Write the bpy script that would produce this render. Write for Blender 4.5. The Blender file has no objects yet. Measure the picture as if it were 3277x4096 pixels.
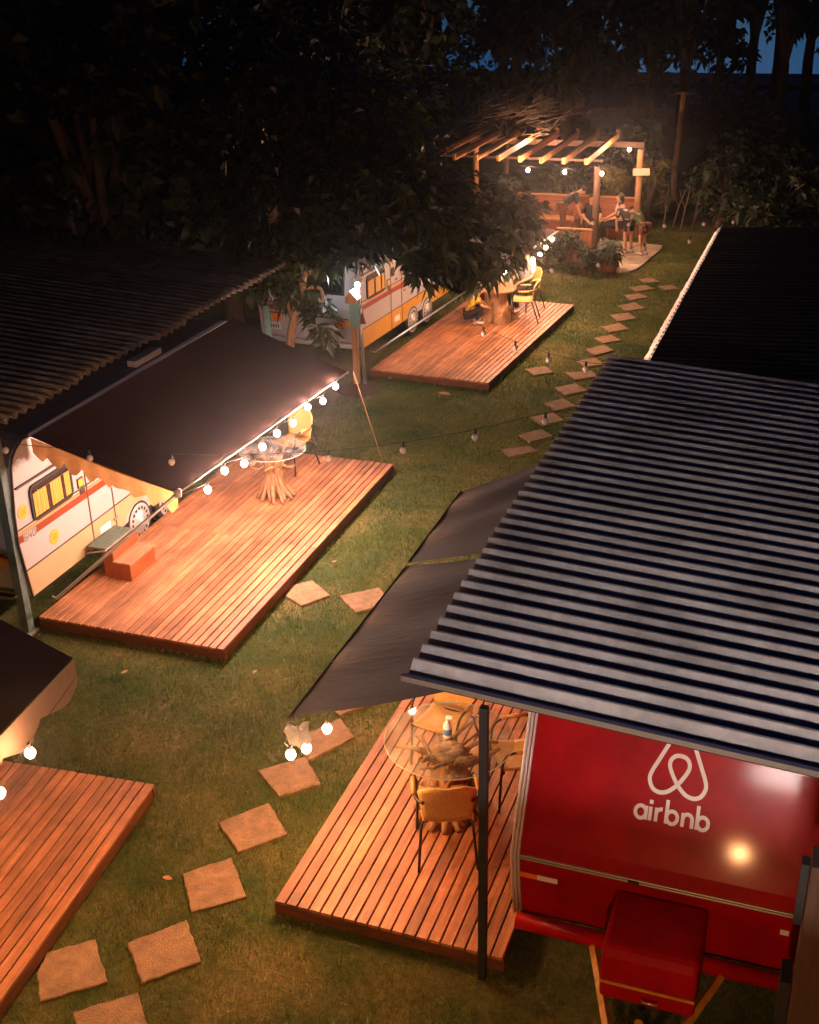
import bpy, bmesh, math, random
import numpy as np
from mathutils import Vector, Matrix

random.seed(7)
RNG = np.random.default_rng(11)
S = bpy.context.scene
COL = S.collection
R = math.radians

# ------------------------------------------------------------------ camera
def camera():
    P, RO, YAW = R(25.26), R(-1.34), R(20.0)
    fw = np.array([0, math.cos(P), -math.sin(P)]); rt = np.array([1., 0, 0]); up = np.cross(rt, fw)
    r = math.cos(RO) * rt + math.sin(RO) * up
    u = -math.sin(RO) * rt + math.cos(RO) * up
    c, s = math.cos(YAW), math.sin(YAW)
    rot = lambda v: Vector((v[0] * c - v[1] * s, v[0] * s + v[1] * c, v[2]))
    fw, r, u = rot(fw), rot(r), rot(u)
    cam = bpy.data.cameras.new('camera')
    ob = bpy.data.objects.new('camera', cam); COL.objects.link(ob)
    m = Matrix((r, u, -fw)).transposed().to_4x4()
    m.translation = Vector((0, 0, 7.2))
    ob.matrix_world = m
    cam.sensor_fit = 'VERTICAL'; cam.sensor_height = 36; cam.sensor_width = 28.8
    cam.lens = 42.05; cam.clip_start = .05; cam.clip_end = 2000
    S.camera = ob
camera()

# ------------------------------------------------------------------ dusk sky, last light, exposure
W = bpy.data.worlds.new('World'); S.world = W; W.use_nodes = True
wn = W.node_tree; bg = wn.nodes['Background']
sky = wn.nodes.new('ShaderNodeTexSky'); sky.sky_type = 'NISHITA'; sky.sun_disc = False
sky.sun_elevation = R(-6); sky.sun_rotation = R(0); sky.altitude = 10
sky.air_density = 1.0; sky.dust_density = .3; sky.ozone_density = 5.0
tint = wn.nodes.new('ShaderNodeMix'); tint.data_type = 'RGBA'; tint.blend_type = 'MULTIPLY'; tint.inputs[0].default_value = 1
tint.inputs[7].default_value = (.35, 1, .8, 1)   # tungsten white balance: daylight reads blue
wn.links.new(sky.outputs[0], tint.inputs[6]); wn.links.new(tint.outputs[2], bg.inputs[0]); bg.inputs[1].default_value = 12.0
sl = bpy.data.lights.new('sun', 'SUN'); sl.energy = .004; sl.angle = R(15); sl.color = (.6, .75, 1)
so = bpy.data.objects.new('sun', sl); COL.objects.link(so); so.rotation_euler = (R(80), 0, R(188))
S.view_settings.view_transform = 'Standard'; S.view_settings.look = 'None'
S.view_settings.gamma = 1; S.view_settings.exposure = 0.0
S.view_settings.use_curve_mapping = False
S.render.engine = 'CYCLES'
S.cycles.use_denoising = True; S.cycles.denoising_prefilter = 'ACCURATE'
S.cycles.max_bounces = 5; S.cycles.diffuse_bounces = 2; S.cycles.glossy_bounces = 2
S.cycles.transmission_bounces = 3; S.cycles.transparent_max_bounces = 8
S.cycles.volume_bounces = 0
S.cycles.sample_clamp_indirect = 1.5; S.cycles.sample_clamp_direct = 20
S.cycles.caustics_reflective = False; S.cycles.caustics_refractive = False
S.cycles.use_light_tree = True

# ------------------------------------------------------------------ materials
MATS = {}
def mat(name, base, rough=.6, var=0.0, scale=8.0, metal=0.0, bump=0.0, bscale=40.0, stretch=(1, 1, 1), rnd=0.0,
        coat=0.0, col2=None, thresh=None, trans=0.0, emit=None, estr=0.0, subs=0.0, spec=.5, alpha=None, stain=0.0, sscale=1.5, detail=5.0):
    m = bpy.data.materials.new(name); m.use_nodes = True
    nt = m.node_tree; b = nt.nodes['Principled BSDF']
    L = nt.links.new
    b.inputs['Roughness'].default_value = rough; b.inputs['Metallic'].default_value = metal
    b.inputs['Base Color'].default_value = (*base, 1)
    b.inputs['Specular IOR Level'].default_value = spec
    if coat: b.inputs['Coat Weight'].default_value = coat; b.inputs['Coat Roughness'].default_value = .09
    if trans: b.inputs['Transmission Weight'].default_value = trans
    if alpha is not None: b.inputs['Alpha'].default_value = alpha
    if emit:
        b.inputs['Emission Color'].default_value = (*emit, 1); b.inputs['Emission Strength'].default_value = estr
    tc = nt.nodes.new('ShaderNodeTexCoord'); mp = nt.nodes.new('ShaderNodeMapping')
    mp.inputs['Scale'].default_value = stretch
    L(tc.outputs['Object'], mp.inputs['Vector'])
    vec = mp.outputs[0]
    oi = None
    if rnd or var:
        oi = nt.nodes.new('ShaderNodeObjectInfo')
        ad = nt.nodes.new('ShaderNodeVectorMath'); ad.operation = 'ADD'
        ml = nt.nodes.new('ShaderNodeMath'); ml.operation = 'MULTIPLY'; ml.inputs[1].default_value = 57.0
        L(oi.outputs['Random'], ml.inputs[0]); L(mp.outputs[0], ad.inputs[0]); L(ml.outputs[0], ad.inputs[1])
        vec = ad.outputs[0]
    src = None
    if var or col2:
        n = nt.nodes.new('ShaderNodeTexNoise'); n.inputs['Scale'].default_value = scale; n.inputs['Detail'].default_value = detail
        n.inputs['Roughness'].default_value = .62
        L(vec, n.inputs['Vector'])
        rp = nt.nodes.new('ShaderNodeValToRGB')
        lo, hi = thresh if thresh else (.3, .7)
        rp.color_ramp.elements[0].position = lo; rp.color_ramp.elements[1].position = hi
        c1 = tuple(max(0, c * (1 - var)) for c in base)
        c2 = col2 if col2 else tuple(min(1, c * (1 + var)) for c in base)
        rp.color_ramp.elements[0].color = (*c1, 1); rp.color_ramp.elements[1].color = (*c2, 1)
        L(n.outputs['Fac'], rp.inputs[0]); src = rp.outputs[0]
    if rnd:
        hs = nt.nodes.new('ShaderNodeHueSaturation')
        mr = nt.nodes.new('ShaderNodeMapRange'); mr.inputs['To Min'].default_value = 1 - rnd; mr.inputs['To Max'].default_value = 1 + rnd
        L(oi.outputs['Random'], mr.inputs['Value']); L(mr.outputs[0], hs.inputs['Value'])
        if src: L(src, hs.inputs['Color'])
        else: hs.inputs['Color'].default_value = (*base, 1)
        src = hs.outputs[0]
    if stain:
        # worn and dirty patches that run across neighbouring pieces
        ge = nt.nodes.new('ShaderNodeNewGeometry'); n3 = nt.nodes.new('ShaderNodeTexNoise'); n3.inputs['Scale'].default_value = sscale; n3.inputs['Detail'].default_value = 7; n3.inputs['Roughness'].default_value = .7
        r3 = nt.nodes.new('ShaderNodeMapRange'); r3.inputs[1].default_value = .35; r3.inputs[2].default_value = .65; r3.inputs[3].default_value = 1 - stain; r3.inputs[4].default_value = 1 + stain * .4
        h3 = nt.nodes.new('ShaderNodeHueSaturation'); L(ge.outputs['Position'], n3.inputs['Vector']); L(n3.outputs['Fac'], r3.inputs[0]); L(r3.outputs[0], h3.inputs['Value'])
        if src: L(src, h3.inputs['Color'])
        else: h3.inputs['Color'].default_value = (*base, 1)
        src = h3.outputs[0]
    if src: L(src, b.inputs['Base Color'])
    if bump:
        n2 = nt.nodes.new('ShaderNodeTexNoise'); n2.inputs['Scale'].default_value = bscale; n2.inputs['Detail'].default_value = 4
        L(vec, n2.inputs['Vector'])
        bp = nt.nodes.new('ShaderNodeBump'); bp.inputs['Strength'].default_value = bump; bp.inputs['Distance'].default_value = .02
        L(n2.outputs['Fac'], bp.inputs['Height']); L(bp.outputs[0], b.inputs['Normal'])
    if subs:
        # thin leaf or cloth: part of the light passes through
        tr = nt.nodes.new('ShaderNodeBsdfTranslucent'); mx = nt.nodes.new('ShaderNodeMixShader')
        mx.inputs[0].default_value = subs
        if src: L(src, tr.inputs['Color'])
        else: tr.inputs['Color'].default_value = (*base, 1)
        L(b.outputs[0], mx.inputs[1]); L(tr.outputs[0], mx.inputs[2])
        L(mx.outputs[0], nt.nodes['Material Output'].inputs['Surface'])
    MATS[name] = m
    return m
M = MATS
WARM = (1, .6, .45)
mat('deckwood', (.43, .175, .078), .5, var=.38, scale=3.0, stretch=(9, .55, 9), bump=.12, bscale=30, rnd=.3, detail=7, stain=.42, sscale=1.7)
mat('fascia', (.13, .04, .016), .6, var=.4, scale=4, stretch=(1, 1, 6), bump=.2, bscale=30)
mat('soil', (.11, .18, .03), .95, stain=.5, sscale=20, var=.6, scale=1.1, bump=.6, bscale=60, col2=(.19, .15, .05), thresh=(.38, .68))
mat('grass', (.13, .29, .04), .7, var=.55, scale=1.1, col2=(.31, .34, .075), thresh=(.35, .75), stain=.6, sscale=24, subs=.45, detail=6)
mat('stone', (.29, .175, .095), .85, stain=.35, sscale=6, var=.18, scale=14, bump=.5, bscale=70, rnd=.1)
mat('paving', (.4, .31, .22), .85, var=.25, scale=5, bump=.3, bscale=60, rnd=.1)
mat('whitepaint', (.44, .415, .42), .32, var=.05, scale=3, coat=.2)
mat('cream', (.46, .355, .2), .32, var=.05, scale=3, coat=.2)
mat('mustard', (.62, .32, .05), .32, var=.08, scale=3, coat=.2)
mat('brownstripe', (.26, .045, .015), .4)
mat('orangestripe', (.7, .25, .04), .4)
mat('blackrubber', (.012, .012, .012), .7, var=.3, scale=20)
mat('darkline', (.05, .03, .02), .5)
mat('seal', (.16, .1, .07), .5)
mat('greyroof', (.16, .14, .13), .6, var=.3, scale=6)
mat('winglass', (.02, .02, .02), .08, spec=.8)
mat('curtain', (.6, .33, .05), .7, var=.25, scale=6, stretch=(1, 14, .5))
mat('sticker', (.75, .42, .04), .5, var=.15, scale=30)
mat('chrome', (.6, .58, .56), .22, metal=1.0)
mat('alu', (.62, .6, .58), .35, metal=.8)
mat('awning', (.055, .033, .029), .8, spec=.2, var=.12, scale=2.5, bump=.12, bscale=5, subs=.15)
mat('awninggrey', (.036, .033, .036), .8, spec=.2, var=.2, scale=2.0, stretch=(.6, 3, 1), bump=.25, bscale=6, subs=.1)
mat('valance', (.42, .2, .075), .75, var=.2, scale=8, subs=.4)
mat('valancegrey', (.09, .062, .055), .75, var=.15, scale=8, subs=.3)
mat('metalroof', (.66, .64, .66), .6, var=.25, scale=2.2, stretch=(.35, 3, 1), spec=.15, bump=.05, bscale=12, rnd=.1, stain=.45, sscale=1.1)
mat('fibreroof', (.2, .165, .14), .9, var=.6, scale=3, bump=.4, bscale=22, rnd=.15, detail=8)
mat('darkroof', (.03, .028, .03), .85, var=.5, scale=1.5, bump=.3, bscale=15)
mat('foil', (.85, .76, .72), .45, var=.35, scale=6, metal=.35, bump=1.0, bscale=14)
mat('redpaint', (.32, .004, .007), .35, var=.1, scale=2, coat=.10, bump=.02, bscale=2.2, spec=.05, stain=.3, sscale=1.8)
mat('logo', (.62, .55, .52), .45)
mat('refl_red', (.85, .16, .02), .3, emit=None)
mat('refl_white', (.8, .75, .78), .3)
mat('yellowpaint', (.55, .24, .015), .5, var=.3, scale=12)
mat('wicker', (.58, .34, .11), .6, var=.25, scale=60, stretch=(1, 1, 1), bump=.6, bscale=120, rnd=.08)
mat('blacksteel', (.012, .011, .011), .35)
mat('poleblack', (.02, .018, .018), .6, var=.3, scale=10)
mat('driftwood', (.3, .16, .07), .75, var=.5, scale=5, stretch=(3, 3, .8), bump=.6, bscale=18, detail=7)
mat('postwood', (.3, .15, .06), .7, var=.35, scale=4, stretch=(5, 5, .5), bump=.3, bscale=25)
mat('brownpost', (.06, .028, .014), .7, var=.35, scale=4, stretch=(5, 5, .5), bump=.3, bscale=25)
mat('pergolawood', (.36, .16, .055), .65, var=.35, scale=4, stretch=(6, .6, 6), bump=.2, bscale=25, rnd=.12)
mat('wallboard', (.26, .085, .03), .65, var=.35, scale=4, stretch=(.6, 6, 6), bump=.2, bscale=25, rnd=.15)
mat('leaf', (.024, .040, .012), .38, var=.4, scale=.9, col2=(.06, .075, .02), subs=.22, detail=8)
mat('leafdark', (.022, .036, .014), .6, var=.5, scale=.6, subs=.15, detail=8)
mat('leaflit', (.14, .12, .02), .55, var=.5, scale=1.2, subs=.3, detail=8)  # warm lamp light painted into the leaf colour
mat('leafdry', (.45, .22, .1), .7, var=.3, scale=9, subs=.2)
mat('bark', (.1, .065, .04), .9, var=.5, scale=6, stretch=(3, 3, .7), bump=.8, bscale=20)
mat('barkwarm', (.3, .17, .09), .85, var=.4, scale=6, stretch=(3, 3, .7), bump=.5, bscale=20)
mat('tealpost', (.10, .15, .15), .6, var=.3, scale=9)
mat('tealpaint', (.12, .24, .22), .6, var=.2, scale=12)
mat('redpaint_matte', (.2, .04, .03), .6)
mat('clothwhite', (.72, .7, .68), .8)
mat('plastic', (.1, .105, .11), .3, var=.25, scale=9, bump=.6, bscale=12, subs=.4)
mat('bottlewhite', (.75, .78, .82), .3)
mat('bottleblue', (.08, .22, .5), .35)
mat('greenmat', (.13, .17, .13), .9, var=.3, scale=20)
mat('stepwood', (.3, .075, .02), .45, var=.3, scale=4, stretch=(4, .6, 4), coat=.1)
mat('steptop', (.45, .22, .12), .5, var=.3, scale=4, stretch=(4, .6, 4))
mat('cable', (.02, .016, .014), .6)
mat('guyrope', (.4, .2, .1), .7)
mat('skin', (.5, .24, .14), .55, subs=0)
mat('hair', (.012, .009, .008), .5)
mat('hairbrown', (.06, .03, .015), .5)
mat('c_dark', (.02, .02, .024), .8, var=.2, scale=10)
mat('c_black', (.012, .012, .013), .8)
mat('c_white', (.62, .58, .56), .8)
mat('c_grey', (.35, .36, .37), .8, var=.15, scale=10)
mat('c_green', (.07, .11, .04), .8, var=.5, scale=12)
mat('c_orange', (.75, .22, .02), .8, var=.9, scale=7, col2=(.85, .5, .05), thresh=(.45, .55))
mat('c_red', (.35, .07, .03), .8)
mat('c_brown', (.12, .05, .025), .8)
mat('road', (.03, .035, .045), .85, spec=.1, var=.3, scale=.4)
mat('quay', (.02, .022, .028), .9)
mat('wallpaint', (.25, .22, .2), .8, var=.1, scale=2)
mat('pot', (.16, .06, .035), .8, var=.2, scale=8)
mat('mulch', (.06, .035, .02), .95, var=.6, scale=30, bump=1, bscale=50)
mat('signwood', (.45, .3, .2), .7)
# lake: smooth, faint ripples
m = mat('lake', (.006, .012, .018), .12, spec=.6, bump=.12, bscale=.9)
# clear glass for table tops: thin sheet, see-through with mirror reflection
def glass_mat():
    m = bpy.data.materials.new('glass'); m.use_nodes = True; nt = m.node_tree
    nt.nodes.remove(nt.nodes['Principled BSDF'])
    t = nt.nodes.new('ShaderNodeBsdfTransparent'); t.inputs[0].default_value = (.93, .96, .94, 1)
    g = nt.nodes.new('ShaderNodeBsdfGlossy'); g.inputs['Roughness'].default_value = .04
    lw = nt.nodes.new('ShaderNodeLayerWeight'); lw.inputs['Blend'].default_value = .5
    pw = nt.nodes.new('ShaderNodeMath'); pw.operation = 'POWER'; pw.inputs[1].default_value = 4.0
    f = nt.nodes.new('ShaderNodeMath'); f.operation = 'MULTIPLY_ADD'; f.inputs[1].default_value = .9; f.inputs[2].default_value = .07
    nt.links.new(lw.outputs['Facing'], pw.inputs[0]); nt.links.new(pw.outputs[0], f.inputs[0])
    x = nt.nodes.new('ShaderNodeMixShader'); L = nt.links.new
    L(f.outputs[0], x.inputs[0]); L(t.outputs[0], x.inputs[1]); L(g.outputs[0], x.inputs[2])
    df = nt.nodes.new('ShaderNodeBsdfDiffuse'); df.inputs[0].default_value = (.7, .7, .7, 1)
    x2 = nt.nodes.new('ShaderNodeMixShader'); tcn = nt.nodes.new('ShaderNodeTexCoord'); ns = nt.nodes.new('ShaderNodeTexNoise'); ns.inputs['Scale'].default_value = 5; ns.inputs['Detail'].default_value = 6
    mrn = nt.nodes.new('ShaderNodeMapRange'); mrn.inputs[1].default_value = .42; mrn.inputs[2].default_value = .75; mrn.inputs[3].default_value = .015; mrn.inputs[4].default_value = .16
    L(tcn.outputs['Object'], ns.inputs['Vector']); L(ns.outputs['Fac'], mrn.inputs[0]); L(mrn.outputs[0], x2.inputs[0]); L(x.outputs[0], x2.inputs[1]); L(df.outputs[0], x2.inputs[2])
    L(x2.outputs[0], nt.nodes['Material Output'].inputs['Surface'])
    MATS['glass'] = m
glass_mat()
mat('glassrim', (.5, .56, .52), .2, subs=.5)
def emis(name, col, strength):
    m = bpy.data.materials.new(name); m.use_nodes = True; nt = m.node_tree
    nt.nodes.remove(nt.nodes['Principled BSDF'])
    e = nt.nodes.new('ShaderNodeEmission'); e.inputs[0].default_value = (*col, 1); e.inputs[1].default_value = strength
    nt.links.new(e.outputs[0], nt.nodes['Material Output'].inputs['Surface'])
    MATS[name] = m; return m
def bulb_mat(name, col, strength=60):
    """clear glowing glass: lets the light of the filament inside pass"""
    m = emis(name, col, strength); nt = m.node_tree; e = nt.nodes['Emission']
    t = nt.nodes.new('ShaderNodeBsdfTransparent'); a = nt.nodes.new('ShaderNodeAddShader')
    nt.links.new(e.outputs[0], a.inputs[0]); nt.links.new(t.outputs[0], a.inputs[1]); nt.links.new(a.outputs[0], nt.nodes['Material Output'].inputs['Surface'])
    m.cycles.emission_sampling = 'NONE'
DIMC = (1, .42, .13)
LAMPS = {'bulb_lit': (WARM, 102), 'bulb_dim': (DIMC, 40), 'bulb_far': ((1, .52, .3), 84), 'bulb_pergola': ((1, .55, .34), 180), 'bulb_cool': ((.85, .93, 1), 42), 'bulb_house': ((1, .43, .15), 540)}
for k_, (c_, p_) in LAMPS.items(): bulb_mat(k_, tuple(.35 + .65 * q for q in c_))
def filament(kind, parent, loc=(0, 0, 0), r=.02):
    c_, p_ = LAMPS[kind]
    l = bpy.data.lights.new('filament', 'POINT'); l.energy = p_; l.color = c_; l.shadow_soft_size = r
    o = bpy.data.objects.new('filament', l); COL.objects.link(o); o.parent = parent; o.location = loc
    return o
emis('tube_light', (1, .8, .72), 3000)
emis('window_glow', (1, .55, .2), 1.2)
mat('bulb_unlit', (.75, .66, .6), .15, coat=.5)

# ------------------------------------------------------------------ mesh helpers
class MB:
    def __init__(s): s.v = []; s.f = []; s.m = []
    def add(s, vs, fs, mi=0):
        o = len(s.v); s.v += [tuple(p) for p in vs]
        s.f += [tuple(i + o for i in f) for f in fs]; s.m += [mi] * len(fs); return s
    def box(s, x0, x1, y0, y1, z0, z1, mi=0):
        vs = [(x0, y0, z0), (x1, y0, z0), (x1, y1, z0), (x0, y1, z0), (x0, y0, z1), (x1, y0, z1), (x1, y1, z1), (x0, y1, z1)]
        return s.add(vs, [(0, 3, 2, 1), (4, 5, 6, 7), (0, 1, 5, 4), (1, 2, 6, 5), (2, 3, 7, 6), (3, 0, 4, 7)], mi)
    def tube(s, pts, rad, n=8, cap=True, mi=0, jitter=0):
        pts = [Vector(p) for p in pts]; k = len(pts)
        rad = rad if isinstance(rad, (list, tuple)) else [rad] * k
        vs = []; fs = []; prev = None
        for i, p in enumerate(pts):
            t = (pts[min(i + 1, k - 1)] - pts[max(i - 1, 0)])
            t = t.normalized() if t.length > 1e-9 else Vector((0, 0, 1))
            if prev is None:
                a = Vector((0, 0, 1)) if abs(t.z) < .9 else Vector((1, 0, 0))
                u = t.cross(a).normalized()
            else:
                u = (prev - t * prev.dot(t)).normalized()
            prev = u; w = t.cross(u)
            for j in range(n):
                an = 2 * math.pi * j / n; r = rad[i] * (1 + (random.uniform(-jitter, jitter) if jitter else 0))
                vs.append(p + (u * math.cos(an) + w * math.sin(an)) * r)
        for i in range(k - 1):
            for j in range(n):
                a = i * n + j; b = i * n + (j + 1) % n
                fs.append((a, b, b + n, a + n))
        if cap:
            fs.append(tuple(range(n - 1, -1, -1))); fs.append(tuple((k - 1) * n + j for j in range(n)))
        return s.add(vs, fs, mi)
    def lathe(s, prof, n=24, c=(0, 0, 0), mi=0, axis='z', cap=True):
        vs = []; fs = []
        for (r, z) in prof:
            for j in range(n):
                a = 2 * math.pi * j / n
                if axis == 'z': vs.append((c[0] + r * math.cos(a), c[1] + r * math.sin(a), c[2] + z))
                else: vs.append((c[0] + z, c[1] + r * math.cos(a), c[2] + r * math.sin(a)))
        for i in range(len(prof) - 1):
            for j in range(n):
                a = i * n + j; b = i * n + (j + 1) % n
                fs.append((a, b, b + n, a + n))
        if cap: fs.append(tuple(range(n - 1, -1, -1))); fs.append(tuple((len(prof) - 1) * n + j for j in range(n)))
        return s.add(vs, fs, mi)
    def prism(s, poly, axis, a, b, mi=0):
        """poly: 2D outline, extruded along axis from a to b."""
        n = len(poly)
        def P(q, t):
            return {'x': (t, q[0], q[1]), 'y': (q[0], t, q[1]), 'z': (q[0], q[1], t)}[axis]
        vs = [P(q, a) for q in poly] + [P(q, b) for q in poly]
        fs = [tuple(range(n - 1, -1, -1)), tuple(range(n, 2 * n))] + [(i, (i + 1) % n, n + (i + 1) % n, n + i) for i in range(n)]
        return s.add(vs, fs, mi)
    def build(s, name, mats, parent=None, smooth=False, bevel=0.0, loc=None, rot=None):
        me = bpy.data.meshes.new(name); me.from_pydata(s.v, [], s.f)
        ms = mats if isinstance(mats, (list, tuple)) else [mats]
        for q in ms: me.materials.append(M[q])
        if len(ms) > 1: me.polygons.foreach_set('material_index', s.m)
        bm = bmesh.new(); bm.from_mesh(me); bmesh.ops.recalc_face_normals(bm, faces=bm.faces)
        bm.to_mesh(me); bm.free()
        if smooth: me.polygons.foreach_set('use_smooth', [True] * len(me.polygons))
        me.update()
        o = link(name, me, parent)
        if loc: o.location = loc
        if rot: o.rotation_euler = rot
        if bevel:
            b = o.modifiers.new('bevel', 'BEVEL'); b.width = bevel; b.segments = 2; b.limit_method = 'ANGLE'; b.angle_limit = R(40)
        return o
def link(name, data, parent=None):
    o = bpy.data.objects.new(name, data); COL.objects.link(o)
    if parent: o.parent = parent
    return o
def tag(o, label=None, cat=None, group=None, kind=None):
    if label: o['label'] = label
    if cat: o['category'] = cat
    if group: o['group'] = group
    if kind: o['kind'] = kind
    return o
def thing(name, label, cat, loc=(0, 0, 0), rz=0.0, group=None):
    o = link(name, None); o.location = loc; o.rotation_euler = (0, 0, rz); o.empty_display_size = .2
    return tag(o, label, cat, group)
def copytree(o, parent=None):
    c = o.copy(); COL.objects.link(c)
    if parent: c.parent = parent
    for ch in list(o.children): copytree(ch, c)
    return c
def arr_mesh(name, V, F, mats, parent=None, smooth=False, mi=None):
    """numpy vertex array (n,3) and equal-size faces (m,k)"""
    me = bpy.data.meshes.new(name); V = np.asarray(V, np.float32); F = np.asarray(F, np.int32); k = F.shape[1]
    me.vertices.add(len(V)); me.vertices.foreach_set('co', V.ravel())
    me.loops.add(F.size); me.loops.foreach_set('vertex_index', F.ravel())
    me.polygons.add(len(F)); me.polygons.foreach_set('loop_start', np.arange(0, F.size, k, dtype=np.int32))
    me.polygons.foreach_set('loop_total', np.full(len(F), k, np.int32))
    for q in (mats if isinstance(mats, (list, tuple)) else [mats]): me.materials.append(M[q])
    if mi is not None: me.polygons.foreach_set('material_index', np.asarray(mi, np.int32))
    if smooth: me.polygons.foreach_set('use_smooth', np.ones(len(F), bool))
    me.update(calc_edges=True)
    return link(name, me, parent)
def ordinal(i):
    return ['first', 'second', 'third', 'fourth', 'fifth', 'sixth', 'seventh', 'eighth', 'ninth', 'tenth', 'eleventh', 'twelfth',
            'thirteenth', 'fourteenth', 'fifteenth', 'sixteenth', 'seventeenth', 'eighteenth', 'nineteenth', 'twentieth'][i]

STONES_NEAR = [
    [(-4.71, 5.27), (-4.34, 5.59), (-4.03, 5.27), (-4.4, 4.95)],
    [(-5.25, 5.72), (-4.96, 5.96), (-4.62, 5.61), (-5.01, 5.28), (-5.19, 5.5)],
    [(-4.69, 6.0), (-4.36, 6.38), (-4.03, 6.02), (-4.36, 5.68)],
    [(-4.66, 6.85), (-4.35, 7.17), (-4.01, 6.78), (-4.36, 6.47)],
    [(-4.68, 7.55), (-4.36, 7.95), (-4.01, 7.6), (-4.33, 7.25)],
    [(-4.67, 8.35), (-4.32, 8.7), (-4.0, 8.35), (-4.31, 8.06)],
    [(-4.56, 8.91), (-4.24, 9.41), (-3.98, 9.15), (-4.26, 8.65)],
    [(-4.51, 9.63), (-4.14, 10.01), (-3.96, 9.86), (-4.26, 9.45)],
    [(-4.0, 10.11), (-3.87, 10.31), (-3.79, 10.19), (-3.81, 9.97)],
]
STONES_MID = [
    [(-5.88, 11.6), (-5.92, 11.87), (-5.72, 12.07), (-5.35, 11.78), (-5.59, 11.44)],
    [(-5.24, 11.8), (-4.85, 12.14), (-4.56, 11.85), (-4.89, 11.48)],
]
STONES_FAR = [
    [(-4.6, 16.92), (-4.21, 17.21), (-4.02, 17.04), (-4.39, 16.68)],
    [(-4.5, 17.62), (-4.2, 17.96), (-3.94, 17.73), (-4.24, 17.37)],
    [(-4.53, 18.45), (-4.19, 18.79), (-3.93, 18.46), (-4.23, 18.14)],
    [(-4.45, 19.16), (-4.19, 19.52), (-3.88, 19.19), (-4.18, 18.88)],
    [(-4.46, 20.01), (-4.16, 20.35), (-3.86, 20.04), (-4.19, 19.68)],
    [(-4.48, 20.87), (-4.02, 21.12), (-3.84, 20.86), (-4.19, 20.53)],
    [(-4.4, 21.61), (-4.11, 21.92), (-3.86, 21.56), (-4.18, 21.3)],
    [(-4.39, 22.38), (-4.1, 22.77), (-3.85, 22.44), (-4.15, 22.06)],
    [(-4.38, 23.19), (-4.09, 23.46), (-3.82, 23.16), (-4.14, 22.86)],
    [(-4.39, 23.99), (-4.09, 24.35), (-3.8, 23.96), (-4.16, 23.63)],
    [(-4.39, 24.9), (-4.04, 25.15), (-3.8, 24.77), (-4.15, 24.46)],
    [(-4.36, 25.65), (-4.06, 26.01), (-3.75, 25.6), (-4.11, 25.29)],
    [(-4.39, 26.54), (-4.09, 26.79), (-3.83, 26.52), (-4.18, 26.18)],
    [(-4.41, 27.24), (-4.07, 27.55), (-3.79, 27.29), (-4.16, 26.93)],
    [(-4.36, 28.06), (-4.03, 28.25), (-3.79, 27.93), (-4.1, 27.75)],
]
STONES_SIDE = [
    [(-5.24, 20.89), (-4.9, 21.15), (-4.67, 20.84), (-4.99, 20.57)],
    [(-3.78, 27.53), (-3.5, 27.73), (-3.27, 27.4), (-3.57, 27.2)],
]

# ------------------------------------------------------------------ ground, road, lake
def plane_poly(name, poly, z, m, kind='structure', parent=None):
    mb = MB(); mb.add([(x, y, z) for x, y in poly], [tuple(range(len(poly)))])
    o = mb.build(name, m, parent)
    if kind and not parent: o['kind'] = kind
    return o
plane_poly('ground', [(-400, -60), (400, -60), (400, 420), (-400, 420)], -.02, 'soil')
plane_poly('road', [(-60, 59.5), (60, 62), (60, 71), (-60, 68.5)], -.012, 'road')
plane_poly('lake', [(-399, 78), (399, 78), (399, 419), (-399, 419)], -.006, 'lake')

DECKS = []   # (origin x, y, yaw, width, length) for keeping the grass out
def in_deck(X, Y, pad=0.0):
    hit = np.zeros(len(X), bool)
    for ox, oy, yaw, w, l in DECKS:
        c, s = math.cos(yaw), math.sin(yaw)
        u = (X - ox) * c + (Y - oy) * s; v = -(X - ox) * s + (Y - oy) * c
        hit |= (u > -pad) & (u < w + pad) & (v > -pad) & (v < l + pad)
    return hit
def deck(label, ox, oy, yaw, w, l, n, joints, top=.15):
    root = thing('wooden_deck', label, 'deck', (ox, oy, 0), yaw)
    DECKS.append((ox, oy, yaw, w, l))
    pitch = w / n; gap = .014; meshes = {}
    def plank(L):
        if L not in meshes:
            bm = bmesh.new(); mb = MB().box(0, pitch - gap, 0, L, -.028, 0)
            vs = [bm.verts.new(v) for v in mb.v]; [bm.faces.new([vs[i] for i in f]) for f in mb.f]
            bmesh.ops.recalc_face_normals(bm, faces=bm.faces)
            bmesh.ops.bevel(bm, geom=[e for e in bm.edges if abs((e.verts[0].co - e.verts[1].co).y) > .1], offset=.004, segments=1, affect='EDGES')
            me = bpy.data.meshes.new('board'); bm.to_mesh(me); bm.free(); me.materials.append(M['deckwood']); meshes[L] = me
        return meshes[L]
    for i in range(n):
        cuts = [0] + [j if isinstance(j, float) else j[i % len(j)] for j in joints] + [l]
        for a, b in zip(cuts[:-1], cuts[1:]):
            o = link('board', plank(round(b - a - .004, 3)), root)
            o.location = (i * pitch + gap / 2, a + .002, top + random.uniform(-.0015, .0015))
            o.rotation_euler = (random.uniform(-.0006, .0006), random.uniform(-.0025, .0025), random.uniform(-.0006, .0006))
    t = .025
    for x0, x1, y0, y1 in [(-.004, w + .004, .012, .012 + t), (-.004, w + .004, l - .012 - t, l - .012), (.004, .004 + t, .05, l - .05), (w - .004 - t, w - .004, .05, l - .05)]:
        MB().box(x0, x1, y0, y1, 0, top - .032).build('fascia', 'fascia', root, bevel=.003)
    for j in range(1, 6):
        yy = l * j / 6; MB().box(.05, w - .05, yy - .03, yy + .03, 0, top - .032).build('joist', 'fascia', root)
    return root
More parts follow.
